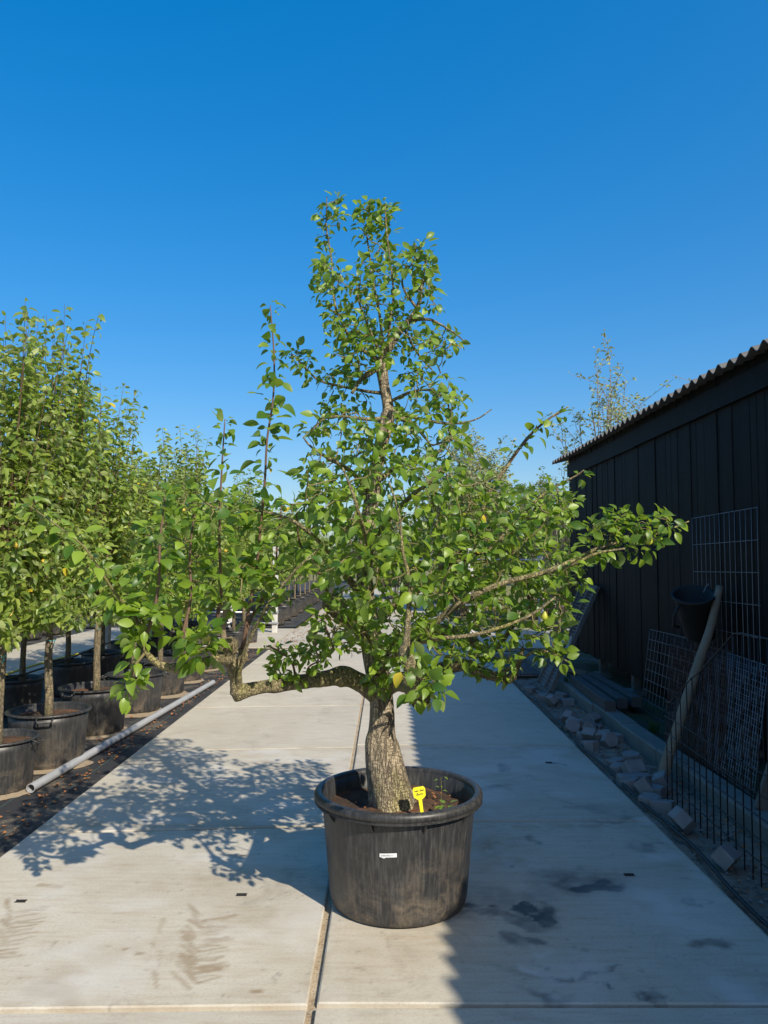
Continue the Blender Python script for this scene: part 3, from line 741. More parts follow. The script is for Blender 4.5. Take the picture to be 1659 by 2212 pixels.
# limbs
limb('limb', [(815, 1500, 3.88, 46), (785, 1478, 3.84, 40), (745, 1462, 3.78, 37), (700, 1466, 3.70, 34), (640, 1474, 3.6, 31), (570, 1484, 3.5, 29), (522, 1494, 3.42, 30), (505, 1500, 3.40, 25)], knots=((K(735, 1450, 3.78), .05, .35), (K(600, 1478, 3.5), .04, .3), (K(505, 1498, 3.4), .04, .4)))
limb('limb', [(508, 1500, 3.40, 24), (511, 1475, 3.39, 26), (503, 1440, 3.37, 28), (494, 1415, 3.35, 32), (490, 1395, 3.34, 36), (486, 1378, 3.34, 26)], amp=.35, fq=26, knots=((K(490, 1395, 3.34), .04, .35),))
limb('limb', [(500, 1428, 3.36, 22), (470, 1424, 3.28, 21), (430, 1434, 3.18, 20), (385, 1443, 3.1, 18), (345, 1436, 3.06, 16), (318, 1412, 3.04, 13), (310, 1385, 3.04, 10), (300, 1350, 3.05, 7)], knots=((K(385, 1440, 3.1), .03, .3),))
limb('limb', [(512, 1490, 3.39, 12), (520, 1440, 3.32, 9), (535, 1390, 3.28, 8), (560, 1340, 3.24, 7), (590, 1290, 3.2, 6), (640, 1230, 3.16, 5), (690, 1185, 3.14, 4)])
limb('stub', [(484, 1385, 3.34, 15), (482, 1362, 3.33, 12), (486, 1335, 3.32, 12), (489, 1312, 3.31, 13), (487, 1300, 3.31, 11)], amp=.12, sides=10, mat='pole_wood', keep=False)
limb('stub', [(488, 1318, 3.31, 9), (470, 1305, 3.30, 8), (462, 1300, 3.30, 7)], amp=.1, sides=8, mat='pole_wood', keep=False)
limb('limb', [(505, 1448, 3.37, 14), (525, 1420, 3.4, 20), (522, 1400, 3.41, 16)], amp=.4, fq=30)
limb('limb', [(800, 1385, 3.92, 34), (770, 1352, 3.84, 38), (742, 1328, 3.75, 36), (720, 1308, 3.68, 32), (708, 1285, 3.66, 22)], amp=.35, fq=24, knots=((K(716, 1300, 3.67), .04, .4),))
limb('limb', [(830, 1490, 3.86, 34), (862, 1478, 3.7, 30), (890, 1490, 3.3, 28), (906, 1508, 3.02, 34), (908, 1516, 2.98, 26)], knots=((K(906, 1510, 3.0), .035, .3),))
limb('limb', [(906, 1514, 2.99, 26), (897, 1475, 2.97, 28), (884, 1435, 2.96, 29), (874, 1408, 2.96, 28), (878, 1385, 2.96, 16), (882, 1330, 2.98, 12), (885, 1260, 3.0, 9), (870, 1190, 3.02, 7), (862, 1110, 3.05, 5), (840, 1040, 3.1, 4)])
limb('limb', [(828, 1475, 3.92, 40), (870, 1468, 4.0, 34), (915, 1458, 4.1, 30), (960, 1445, 4.15, 30), (1000, 1437, 4.1, 26), (1040, 1452, 4.05, 23), (1075, 1463, 4.0, 20), (1103, 1466, 3.95, 19), (1118, 1440, 3.93, 12), (1130, 1400, 3.92, 8)])
limb('limb', [(812, 1420, 3.94, 34), (860, 1385, 4.1, 30), (915, 1364, 4.25, 27), (965, 1362, 4.3, 26), (1010, 1378, 4.28, 23), (1045, 1402, 4.2, 18), (1075, 1395, 4.15, 12), (1110, 1350, 4.1, 9), (1150, 1300, 4.05, 7)])
limb('limb', [(815, 1450, 3.84, 24), (880, 1400, 3.6, 17), (940, 1345, 3.5, 15), (1000, 1300, 3.45, 13), (1080, 1262, 3.45, 12), (1170, 1238, 3.45, 11), (1235, 1212, 3.46, 9), (1290, 1185, 3.47, 7), (1360, 1165, 3.48, 6), (1430, 1150, 3.5, 4), (1488, 1126, 3.5, 2.5)])
limb('limb', [(1180, 1236, 3.45, 8), (1240, 1218, 3.4, 7), (1290, 1195, 3.38, 6), (1350, 1185, 3.37, 4)], sides=8)
limb('limb', [(800, 1360, 3.95, 22), (850, 1310, 4.0, 15), (910, 1260, 3.95, 12), (980, 1205, 3.85, 10), (1030, 1130, 3.8, 9), (1060, 1060, 3.8, 8), (1100, 1000, 3.8, 7), (1140, 945, 3.8, 6), (1185, 905, 3.8, 4.5), (1228, 878, 3.8, 3)])
limb('limb', [(960, 1225, 3.88, 9), (1060, 1180, 3.95, 8), (1130, 1110, 3.95, 7), (1185, 1060, 3.95, 6), (1240, 1030, 3.95, 4), (1262, 1015, 3.95, 2.5)], sides=8)
limb('limb', [(900, 1390, 3.55, 9), (950, 1380, 3.3, 9), (1030, 1370, 3.3, 8), (1110, 1345, 3.35, 7), (1160, 1320, 3.38, 6), (1200, 1290, 3.4, 4)], sides=8)
limb('limb', [(1075, 1462, 4.0, 9), (1120, 1430, 3.85, 7), (1160, 1405, 3.8, 6), (1200, 1415, 3.78, 4), (1232, 1432, 3.76, 2.5)], sides=8)
limb('limb', [(792, 1300, 3.95, 20), (745, 1240, 3.7, 13), (700, 1180, 3.5, 10), (640, 1130, 3.4, 8), (590, 1110, 3.35, 6), (540, 1100, 3.3, 4)])
limb('limb', [(792, 1250, 3.95, 18), (800, 1200, 3.6, 14), (790, 1160, 3.2, 11), (775, 1110, 3.0, 9), (760, 1060, 2.98, 6), (740, 1010, 2.98, 4)])
limb('limb', [(795, 1180, 3.95, 16), (840, 1120, 3.7, 12), (890, 1070, 3.4, 10), (930, 1040, 3.3, 7), (960, 1000, 3.3, 4)])
limb('limb', [(805, 1070, 3.93, 15), (760, 1020, 3.8, 10), (710, 990, 3.7, 8), (672, 965, 3.66, 5), (655, 945, 3.65, 3)])
limb('limb', [(812, 1040, 3.93, 14), (860, 1010, 4.0, 10), (920, 990, 4.05, 8), (965, 960, 4.05, 6), (972, 900, 4.05, 5), (965, 860, 4.05, 3)])
limb('limb', [(838, 892, 3.92, 16), (870, 905, 3.9, 12), (895, 918, 3.87, 9), (918, 945, 3.85, 6), (930, 960, 3.85, 3)], sides=8)
limb('limb', [(838, 888, 3.92, 14), (880, 898, 3.95, 9), (930, 910, 3.97, 7), (985, 915, 4.0, 5), (1030, 905, 4.0, 3.5), (1062, 884, 4.0, 2.2)], sides=8)
limb('limb', [(836, 905, 3.92, 12), (790, 905, 3.9, 8), (740, 900, 3.88, 6), (700, 905, 3.86, 5), (672, 935, 3.85, 3)], sides=8)
limb('limb', [(830, 850, 3.92, 9), (790, 845, 3.94, 7), (740, 835, 3.95, 6), (690, 822, 3.95, 5), (660, 795, 3.95, 4), (632, 765, 3.95, 3)], sides=8)
limb('limb', [(838, 870, 3.92, 8), (880, 850, 3.9, 7), (920, 842, 3.88, 5), (960, 855, 3.87, 4), (1000, 862, 3.87, 3)], sides=8)
limb('limb', [(824, 790, 3.92, 14), (795, 808, 3.88, 12), (778, 822, 3.86, 10), (760, 850, 3.85, 6)], sides=8, amp=.3)
limb('limb', [(824, 782, 3.92, 12), (790, 760, 3.9, 9), (765, 740, 3.9, 7), (740, 700, 3.9, 6), (722, 650, 3.9, 5), (716, 560, 3.9, 4), (705, 490, 3.9, 3), (706, 425, 3.9, 2)], sides=8)
limb('limb', [(828, 772, 3.92, 9), (826, 740, 3.95, 7), (820, 680, 3.96, 6), (808, 620, 3.96, 5), (798, 550, 3.96, 4), (792, 490, 3.96, 3), (805, 432, 3.96, 2)], sides=8)
limb('limb', [(826, 775, 3.9, 8), (806, 730, 3.85, 6), (790, 690, 3.83, 5), (775, 650, 3.82, 4), (770, 610, 3.82, 3)], sides=8)
limb('limb', [(838, 760, 3.9, 8), (842, 700, 3.87, 6), (850, 640, 3.86, 5), (845, 580, 3.86, 4), (835, 500, 3.86, 3), (832, 440, 3.86, 2)], sides=8)
limb('limb', [(884, 692, 3.88, 9), (925, 690, 3.86, 7), (950, 700, 3.86, 5), (985, 722, 3.85, 4), (1000, 735, 3.85, 2.5)], sides=8)
limb('limb', [(900, 665, 3.86, 7), (875, 630, 3.84, 5), (870, 600, 3.83, 4), (895, 560, 3.83, 3), (898, 525, 3.83, 2)], sides=8)
limb('limb', [(870, 705, 3.9, 6), (900, 760, 3.98, 5), (925, 790, 4.0, 4), (935, 800, 4.0, 2.5)], sides=8)
SH = []                                                # long leafy shoots
def shoot(rows, gap=0.036, L=0.055, mat='twig'):
    pts, rad = limb('shoot', rows, sides=6, n=6, mat=mat, amp=.05); SH.append((pts, gap, L))
shoot([(525, 1400, 3.4, 9), (535, 1330, 3.38, 8), (552, 1240, 3.36, 7), (562, 1150, 3.35, 6), (572, 1040, 3.34, 5.5), (577, 950, 3.33, 5), (590, 860, 3.32, 4.5), (592, 770, 3.32, 4), (584, 660, 3.32, 2.5)], .022, .068)
shoot([(490, 1385, 3.34, 9), (470, 1340, 3.32, 8), (478, 1280, 3.3, 7), (474, 1180, 3.28, 6), (476, 1080, 3.27, 5), (481, 980, 3.26, 4), (486, 905, 3.26, 2.5)], .022, .065)
shoot([(310, 1390, 3.04, 9), (330, 1330, 3.04, 8), (343, 1260, 3.04, 7), (345, 1180, 3.04, 6), (352, 1110, 3.05, 4), (356, 1075, 3.05, 2.5)], .022, .068)
shoot([(385, 1440, 3.1, 9), (395, 1370, 3.1, 8), (412, 1290, 3.12, 7), (410, 1200, 3.14, 5), (420, 1110, 3.15, 3)], .045, .06)
shoot([(300, 1350, 3.05, 8), (285, 1320, 3.05, 7), (255, 1290, 3.0, 6), (215, 1230, 2.95, 5), (180, 1180, 2.9, 4), (130, 1140, 2.86, 3), (60, 1090, 2.84, 2)], .022, .062, 'green_twig')
shoot([(318, 1405, 3.04, 8), (290, 1440, 3.02, 6), (282, 1470, 3.02, 5), (272, 1505, 3.02, 3)], .035, .065, 'green_twig')
shoot([(522, 1400, 3.41, 8), (545, 1330, 3.5, 7), (590, 1250, 3.55, 6), (600, 1160, 3.55, 4), (610, 1080, 3.55, 3)], .045, .06)
shoot([(708, 1285, 3.66, 9), (690, 1240, 3.6, 7), (650, 1180, 3.55, 5), (640, 1110, 3.5, 3)], .045, .06)
shoot([(1100, 1000, 3.8, 6), (1110, 985, 3.79, 4), (1135, 955, 3.78, 4), (1170, 915, 3.78, 3), (1215, 890, 3.78, 2)], .03, .055)
shoot([(720, 1400, 3.5, 6), (690, 1330, 3.45, 5), (680, 1380, 3.4, 4), (690, 1440, 3.4, 3)], .04, .05)
shoot([(640, 1474, 3.6, 6), (630, 1430, 3.55, 5), (600, 1405, 3.5, 4), (575, 1395, 3.48, 2.5)], .035, .045)
shoot([(660, 1470, 3.62, 5), (668, 1440, 3.6, 4), (700, 1425, 3.6, 3)], .03, .045)

# spurs: (polygon in the picture, how many, depth range, leaf length)
REG = [([(690, 440), (703, 418), (732, 432), (734, 500), (724, 560), (698, 560)], 13, 3.85, 3.95, .050),
 ([(768, 455), (795, 430), (842, 434), (842, 500), (842, 560), (785, 560), (778, 500)], 24, 3.84, 4.0, .052),
 ([(870, 545), (900, 520), (928, 528), (938, 600), (933, 650), (880, 640)], 20, 3.75, 3.95, .05),
 ([(690, 565), (850, 560), (870, 620), (938, 640), (960, 680), (955, 720), (900, 740), (710, 720), (690, 640)], 78, 3.65, 4.15, .05),
 ([(712, 720), (900, 730), (995, 722), (985, 745), (930, 795), (725, 800)], 46, 3.65, 4.15, .05),
 ([(705, 800), (800, 800), (800, 880), (700, 880)], 17, 3.75, 4.1, .048),
 ([(865, 800), (940, 790), (1000, 850), (995, 880), (875, 870)], 19, 3.75, 4.1, .05),
 ([(655, 930), (700, 885), (800, 890), (850, 900), (1000, 850), (1005, 930), (998, 980), (700, 1000), (665, 985)], 70, 3.5, 4.3, .055),
 ([(615, 755), (660, 760), (690, 825), (645, 800)], 9, 3.92, 3.98, .05),
 ([(660, 1000), (1000, 985), (1010, 1050), (1000, 1130), (650, 1130)], 95, 3.0, 4.3, .058),
 ([(1010, 1050), (1080, 1010), (1130, 1070), (1250, 1020), (1262, 1040), (1225, 1130), (1245, 1220), (1000, 1250)], 105, 3.4, 4.3, .055),
 ([(650, 1120), (1000, 1120), (1000, 1290), (660, 1290)], 110, 2.95, 4.2, .06),
 ([(960, 1250), (1265, 1200), (1250, 1290), (1215, 1360), (1120, 1430), (960, 1430)], 110, 3.3, 4.2, .055),
 ([(1265, 1135), (1320, 1108), (1430, 1112), (1470, 1125), (1430, 1175), (1330, 1212), (1265, 1205)], 36, 3.38, 3.58, .055),
 ([(320, 1090), (380, 1060), (480, 1070), (640, 1080), (640, 1290), (560, 1330), (480, 1300), (300, 1320), (290, 1270)], 95, 3.0, 3.7, .056),
 ([(285, 1320), (330, 1320), (310, 1395), (280, 1370)], 10, 2.98, 3.1, .058),
 ([(405, 1365), (450, 1365), (455, 1420), (425, 1425)], 10, 2.95, 3.12, .066),
 ([(265, 1480), (300, 1455), (295, 1500), (270, 1505)], 3, 2.98, 3.06, .06),
 ([(570, 1395), (700, 1390), (715, 1430), (600, 1430)], 14, 3.45, 3.7, .045),
 ([(585, 1440), (650, 1445), (640, 1470), (600, 1470)], 5, 3.45, 3.6, .045),
 ([(690, 1290), (960, 1285), (960, 1400), (830, 1440), (700, 1385)], 74, 3.2, 4.2, .055),
 ([(790, 1440), (850, 1440), (850, 1500), (795, 1510)], 6, 3.65, 3.8, .055),
 ([(860, 1420), (945, 1430), (945, 1500), (880, 1500)], 17, 2.88, 3.1, .056),
 ([(1140, 1390), (1225, 1405), (1235, 1440), (1180, 1425)], 8, 3.72, 3.86, .055),
 ([(1000, 1420), (1110, 1420), (1105, 1465), (1010, 1450)], 12, 3.8, 4.2, .05)]
def inside(poly, x, y):
    c = False; j = len(poly) - 1
    for i in range(len(poly)):
        (xi, yi), (xj, yj) = poly[i], poly[j]
        if (yi > y) != (yj > y) and x < (xj - xi) * (y - yi) / (yj - yi) + xi: c = not c
        j = i
    return c
rs = random.Random(99); spurs = []
for poly, n, ya, yb, L in REG:
    xs = [q[0] for q in poly]; ys = [q[1] for q in poly]; k = 0; tries = 0; mine = []; n = int(n * 1.22)
    while k < n and tries < 4000:
        tries += 1
        x, y = rs.uniform(min(xs), max(xs)), rs.uniform(min(ys), max(ys))
        if not inside(poly, x, y): continue
        q = P(x, y, rs.uniform(ya, yb) * PS)
        if any((q - o).length < 0.038 for o in mine): continue
        mine.append(q); spurs.append((q, L)); k += 1
NP = np.array([tuple(q) for q, r in NODES]); NR = [r for q, r in NODES]; NPl = [tuple(q) for q in NP]
order = sorted(spurs, key=lambda s: np.min(np.sum((NP - np.array(s[0])) ** 2, axis=1)))
tw = MB(); bag = LeafBag(PEAR)
arr = np.zeros((len(NPl) + 14000, 3)); arr[:len(NPl)] = NP; cnt = len(NPl)
UP = Vector((0, 0, 1)); AX = Vector((0.06, 4.0, 0))
def tint(): return min(1, max(0, rs.gauss(.46, .30)))
def rosette(p, ax, L, n):
    ax = ax.normalized()
    for k in range(n):
        a = 2.4 * k + rs.uniform(-.5, .5); o = ax.orthogonal().normalized()
        rad_ = (Matrix.Rotation(a, 3, ax) @ o)
        th = math.radians(rs.uniform(35, 95)); d = ax * math.cos(th) + rad_ * math.sin(th) + Vector((0, 0, rs.uniform(-.55, .15)))
        s = L * rs.uniform(.60, 1.28) * (1 if rs.random() > .18 else .5)
        up = (UP * .85 + Vector((.22 + rs.gauss(0, .5), -.30 + rs.gauss(0, .5), 0)) + rad_ * .25)
        bag.put(p + rad_ * .004, d, up, s * 1.04, tint(), rs.gauss(0, .45), 1.0 if rs.random() < .0035 else 0.0)
for q, L in order:
    d2 = np.sum((arr[:cnt] - np.array(q)) ** 2, axis=1); j = int(np.argmin(d2)); s = Vector(arr[j]); dist = math.sqrt(d2[j])
    if dist > 0.015:
        n = max(3, int(dist / .035) + 1); mid = (s + q) / 2 + Vector((rs.gauss(0, .12), rs.gauss(0, .12), -abs(rs.gauss(0, .16)))) * dist
        ps = []
        for k in range(n + 1):
            t = k / n; ps.append(s * (1 - t) ** 2 + mid * (2 * t * (1 - t)) + q * t * t + (Vector((rs.gauss(0, 1), rs.gauss(0, 1), rs.gauss(0, 1))) * .004 if 0 < k < n else Vector()))
        r0 = min(.0058, .0028 + dist * .010)
        tw.tube([loc(v) for v in ps], [r0 + (.0017 - r0) * (k / n) for k in range(n + 1)], 5, cap=False)
        for v in ps[1:]:
            if cnt < len(arr): arr[cnt] = v; cnt += 1
        ax = (ps[-1] - ps[-2]).normalized()
        for v in ps[2:-1]:
            if rs.random() < .30: rosette(v, (ax + UP * .5 + Vector((rs.gauss(0, .5), rs.gauss(0, .5), 0))), L * .9, rs.choice((1, 2)))
    else: ax = (q - AX); ax.z = .3
    out = (q - AX); out.z = 0
    rosette(q, ax + UP * .45 + (out.normalized() * .3 if out.length > .01 else Vector()), L, rs.choice((4, 5, 6, 6, 7, 8)))
for pts, gap, L in SH:
    acc = 0; tot = sum((b - a).length for a, b in zip(pts, pts[1:])); run = 0; a0 = rs.uniform(0, 6)
    for a, b in zip(pts, pts[1:]):
        seg = (b - a).length; run += seg; acc += seg
        if run < tot * .22: continue
        while acc > gap:
            acc -= gap; a0 += 2.4; ax = (b - a).normalized(); o = ax.orthogonal().normalized(); rd = Matrix.Rotation(a0, 3, ax) @ o
            f = run / tot; s = L * rs.uniform(.75, 1.15) * (1 - .45 * max(0, f - .75) / .25)
            bag.put(a, ax * rs.uniform(.1, .7) + rd + Vector((0, 0, rs.uniform(-.9, 0))), UP + rd * .3 + Vector((.2, -.3, 0)), s * 1.25, tint(), rs.gauss(0, .35))
            if rs.random() < .8: rosette(a, ax * .5 + rd, L * .85, rs.choice((1, 2, 3)))
    rosette(pts[-1], (pts[-1] - pts[-2]), L * .7, 4)
tag(tw.build('twigs', M['green_twig'], pear, smooth=True), kind='stuff')
# the leaves that show largest are single parts, the rest one mass
camp = Vector((0, 0, CAM_H))
def shown(it):
    pos, R_, L, i, t, y = it; v = (pos - camp); d = v.length
    return L * L / (d * d) * (0.25 + abs((R_ @ UP).dot(v.normalized())))
srt = sorted(bag.items, key=shown, reverse=True); single, mass = srt[:300], srt[300:]
LM = []
for i, (vs, fs) in enumerate(PEAR):
    me = bpy.data.meshes.new('leaf'); me.from_pydata(vs.tolist(), [], fs); me.materials.append(M['pear_leaf_single'])
    me.polygons.foreach_set('use_smooth', [True] * len(me.polygons)); LM.append(me)
for pos, R_, L, i, t, y in single:
    o = link('leaf', LM[i], pear, loc(pos)); o.rotation_euler = R_.to_euler(); o.scale = (L, L, L)
tag(link('foliage', bag.mesh('foliage', M['pear_leaf'], [(loc(p), R_, L, i, t, y) for p, R_, L, i, t, y in mass]), pear), kind='stuff')
print('pear leaves', len(bag.items), 'twig tris', len(tw.f))
# pears
pm = MB().lathe([(0, -.032), (.012, -.031), (.022, -.024), (.0265, -.012), (.026, .002), (.020, .016), (.013, .028), (.009, .036), (.004, .040), (0, .040)], 16).mesh('pear', M['fruit'], True)
sm_ = MB().tube([(0, 0, .038), (.002, 0, .05), (.006, .001, .066)], .0014, 5).mesh('stalk', M['twig'])
for (x, y, Y, s) in ((1176, 1331, 3.36, .55), (1402, 1168, 3.46, .62)):
    o = link('pear', pm, pear, loc(P(x, y, Y * PS)), (rs.uniform(-.2, .2), rs.uniform(-.2, .2), 0)); o.scale = (s, s, s); link('stalk', sm_, o)
# weeds, dry twigs in the tub
def weed(px, py, Y, h, n, L, label):
    b = P(px, py, Y); b.z = SOIL - .005
    w = empty('weed', b, 0, label, 'weed')
    m = MB().tube([(0, 0, 0), (.004, 0, h * .5), (.002, .003, h)], .0014, 5); m.build('stem', M['green_twig'], w)
    for k in range(n):
        lb = LeafBag(PEAR); a = 2.4 * k; z = h * (.35 + .65 * (k + 1) / n)
        lb.put((0.002, 0, z), (math.cos(a), math.sin(a), .25), UP, L * rs.uniform(.7, 1.1), .7); link('leaf', lb.mesh('leaf', M['pear_leaf']), w)
weed(962, 1745, 3.80, .075, 9, .05, 'low leafy green weed growing in the tub soil beside the yellow label')
weed(952, 1720, 4.06, .13, 6, .026, 'thin tall seedling with tiny leaves near the back of the tub')
d1 = [P(x, y, Y + .1) for x, y, Y in ((716, 1722, 3.86), (740, 1727, 3.8), (765, 1733, 3.74), (800, 1745, 3.68), (835, 1751, 3.64))]
for q in d1: q.z = SOIL + .012
tag(MB().tube(d1, [.005, .006, .0055, .005, .003], 6).build('dry_twig', M['pole_wood'], smooth=True), 'dry brown twig lying on the soil against the pear trunk', 'twig')

# ------------------------------------------------------------------ nursery rows on the left
def pot_proto(top, bot, h, handles=True):
    e = empty('plant_pot', (0, 0, 0))
    def ra(z): return bot + (top - .025 - bot) * z / h
    m = MB().lathe([(0, .004), (bot - .02, .004), (bot, .02)] + [(ra(z), z) for z in np.linspace(.06, h - .015, 6)] + [(top - .035, h - .015), (ra(h * .6) - .01, h * .6)], 40)
    m.build('body', M['row_plastic'], e, smooth=True)
    pr = [(top - .025 + .006 + .017 * math.cos(a), h - .012 + .013 * math.sin(a)) for a in np.linspace(-.5 * math.pi, math.pi, 8)] + [(top - .036, h - .04)]
    MB().lathe(pr, 48).build('rim', M['row_plastic'], e, smooth=True)
    m = MB(); n = 28; vs = [(0, 0, h * .86)]; r = ra(h * .86) - .004
    for i in (1, 2, 3):
        for k in range(n):
            a = 2 * math.pi * k / n; vs.append((r * i / 3 * math.cos(a), r * i / 3 * math.sin(a), h * .86 + (rs.uniform(-.012, .012) if i < 3 else 0)))
    fs = [(0, 1 + k, 1 + (k + 1) % n) for k in range(n)] + [(1 + i * n + k, 1 + (i + 1) * n + k, 1 + (i + 1) * n + (k + 1) % n, 1 + i * n + (k + 1) % n) for i in (0, 1) for k in range(n)]
    m.add(vs, fs).build('soil', M['soil'], e, smooth=True)
    if handles:
        for a in (-.9, math.pi - .9):
            q = Matrix.Rotation(a, 3, 'Z'); m = MB()
            pts = [(top - .02, -.06, h - .01), (top + .03, -.06, h - .03), (top + .035, -.05, h - .045), (top + .035, .05, h - .045), (top + .03, .06, h - .03), (top - .02, .06, h - .01)]
            m.tube([q @ Vector(v) for v in pts], .008, 6); m.tube([q @ Vector(v) for v in ((top + .03, -.055, h - .035), (top - .015, -.05, h - .085))], .005, 5); m.tube([q @ Vector(v) for v in ((top + .03, .055, h - .035), (top - .015, .05, h - .085))], .005, 5)
            m.build('handle', M['row_plastic'], e, smooth=True)
    return e
def crown_mesh(seed, nsh, zlo, zhi, rx, leafL, per, mat, lib=APPLE, upright=.5, sprigs=9, twr=.004, yel=.006):
    """twigs + leaves of one standard tree; z counted from the pot"""
    r = random.Random(seed); bag = LeafBag(lib); tw = MB()
    H = zhi - zlo
    def lay(a, b, mid, n, L, r0, start=.25):
        ps = [a * (1 - t) ** 2 + mid * 2 * t * (1 - t) + b * t * t for t in np.linspace(0, 1, 7)]
        tw.tube(ps, [r0 + (.0015 - r0) * i / 6 for i in range(7)], 4, cap=False)
        for k in range(n):
            t = start + (1 - start) * (k + r.random()) / n
            p = a * (1 - t) ** 2 + mid * 2 * t * (1 - t) + b * t * t; tg = (mid - a) * (1 - t) + (b - mid) * t; tg.normalize()
            o = Matrix.Rotation(2.4 * k + r.uniform(-.6, .6), 3, tg) @ tg.orthogonal().normalized()
            j = r.uniform(0, .05)
            bag.put(p + o * j, o + tg * r.uniform(.1, .9) + Vector((0, 0, r.uniform(-.7, .2))), UP * .7 + Vector((p.x, p.y, 0)) * .8 + Vector((r.gauss(.1, .55), r.gauss(-.15, .55), 0)), L * r.uniform(.65, 1.2), min(1, max(0, r.gauss(.45, .32))), r.gauss(0, .5), 1.0 if r.random() < yel else 0)
    for k in range(nsh):
        f = (k + .5) / nsh; z0 = zlo + H * .62 * f * r.uniform(.5, 1) * .8
        a = r.uniform(0, 6.283); rr_ = rx * math.sqrt(r.uniform(.15, 1)) * (1 - .55 * max(0, f - .45) / .55)
        z1 = zlo + H * (0.02 + .86 * f) + r.uniform(-.12, .12)
        s = Vector((0, 0, z0)); e = Vector((rr_ * math.cos(a), rr_ * math.sin(a), z1))
        mid = Vector((e.x * .7, e.y * .7, s.z + (e.z - s.z) * (1 - upright) - .05))
        lay(s, e, mid, per, leafL, twr)
    for k in range(sprigs):
        a = r.uniform(0, 6.283); q = rx * r.uniform(.05, .6)
        s = Vector((q * math.cos(a), q * math.sin(a), zlo + H * .55)); e = Vector((q * 1.35 * math.cos(a) + r.uniform(-.06, .06), q * 1.35 * math.sin(a), zhi * r.uniform(.92, 1.0) - .08 + r.uniform(-.1, .12)))
        lay(s, e, (s + e) / 2 + Vector((r.uniform(-.06, .06), r.uniform(-.06, .06), 0)), int(per * .8), leafL * 1.08, twr * 1.2, .2)
    return bag.mesh('crown', mat), tw.mesh('twigs', M['twig'], True)
def trunk_mesh(seed, h, r0, r1, mat='young_bark'):
    r = random.Random(seed); n = 12
    pts = [Vector((.03 * math.sin(k * .7 + seed) * k / n + r.uniform(-.006, .006), .02 * math.cos(k * .5 + seed) * k / n, h * k / n)) for k in range(n + 1)]; pts[0] = Vector((0, 0, -.05))
    return MB().tube(pts, [(r0 + (r1 - r0) * k / n) * (1.15 if k < 1 else 1) * r.uniform(.94, 1.06) for k in range(n + 1)], 10).mesh('trunk', M[mat], True)
STD = [(crown_mesh(50 + k, 105, 0.80, 3.10 + .15 * (k % 3), .62 + .05 * (k % 2), .084, 42, M['apple_leaf']), trunk_mesh(k, 2.0, .036, .014)) for k in range(4)]
SML = [(crown_mesh(80 + k, 60, 0.8, 2.5 + .12 * k, .58, .095, 26, M['apple_leaf'], sprigs=6), trunk_mesh(20 + k, 1.6, .028, .012)) for k in range(3)]
apm = MB().lathe([(0, -.024), (.016, -.022), (.027, -.008), (.028, .006), (.02, .02), (.008, .023), (0, .018)], 12).mesh('apple', M['apple_fruit'], True)
pA = pot_proto(.345, .285, .46); pB = pot_proto(.30, .25, .40, False)
usedA = usedB = False
ra = random.Random(31)
def place_pot(which, x, y, rz, label, group, sc=1):
    global usedA, usedB
    if which == 'A': o = copy_tree(pA) if usedA else pA; usedA = True
    else: o = copy_tree(pB) if usedB else pB; usedB = True
    o.location = (x, y, -.018); o.rotation_euler = (0, 0, rz); o.scale = (sc, sc, sc)
    return tag(o, label, 'plant pot', group)
def place_tree(lib, i, x, y, z, rz, sc, label, group, sz=1.0, apples=0, lean=0, name='apple_tree'):
    (cm, tm), km = lib[i]
    t = empty(name, (x, y, z), rz, label, 'tree', group); t.scale = (sc, sc, sc * sz); t.rotation_euler = (lean, lean * .6, rz)
    link('trunk', km, t); tag(link('crown', cm, t), kind='stuff'); tag(link('twigs', tm, t), kind='stuff')
    for k in range(apples):
        a = ra.uniform(0, 6.28); q = ra.uniform(.4, .62)
        link('apple', apm, t, (q * math.cos(a), q * math.sin(a), ra.uniform(1.0, 2.2)))
    return t
rowA = [(-2.95, 4.55), (-2.93, 5.88), (-2.87, 6.62), (-2.93, 7.80), (-2.86, 8.85), (-2.88, 9.95), (-2.9, 11.05), (-2.9, 12.2), (-2.92, 13.4), (-2.9, 14.6), (-2.92, 15.9)]
LA = ['black nursery pot at the start of the row before the pipe', 'black nursery pot touching the open end of the grey pipe', 'scratched black nursery pot with a loop handle, second along the grey pipe', 'black nursery pot third along the grey pipe, ringed by sand']
LT = ['leafy apple tree overhanging the pot at the start of the row', 'apple tree with a mossy yellow stem next to the open pipe end', 'apple tree with a pale tied stem in the scratched pot', 'apple tree with a slim stem in the third pot along the pipe']
ORD = ['fourth', 'fifth', 'sixth', 'seventh', 'eighth', 'ninth', 'tenth']
for k, (x, y) in enumerate(rowA):
    sc = (.86, .86, 1, 1, .95, .95, .9, .95, .95, .9, .9)[k]
    place_pot('A', x, y, ra.uniform(0, 6.28) if k != 2 else -.35, LA[k] if k < 4 else 'black nursery pot, %s in the path-side row from the open pipe end' % ORD[k - 4], 'pots in the row along the slab path', sc)
    place_tree(STD, k % 4, x + ra.uniform(-.02, .02), y, .36 * sc, ra.uniform(0, 6.28), ra.uniform(.97, 1.06) * (1.0 if k < 4 else .96), LT[k] if k < 4 else 'bushy apple tree, %s in the path-side row from the open pipe end' % ORD[k - 4], 'apple trees along the slab path', apples=2, lean=ra.uniform(-.03, .03), sz=(1.05, 1.06, 1.07, .99, .93, .86, .97, .84, .95, .88, .97)[k])
rowB = [(-4.1, 6.3 + 1.22 * k) for k in range(9)]
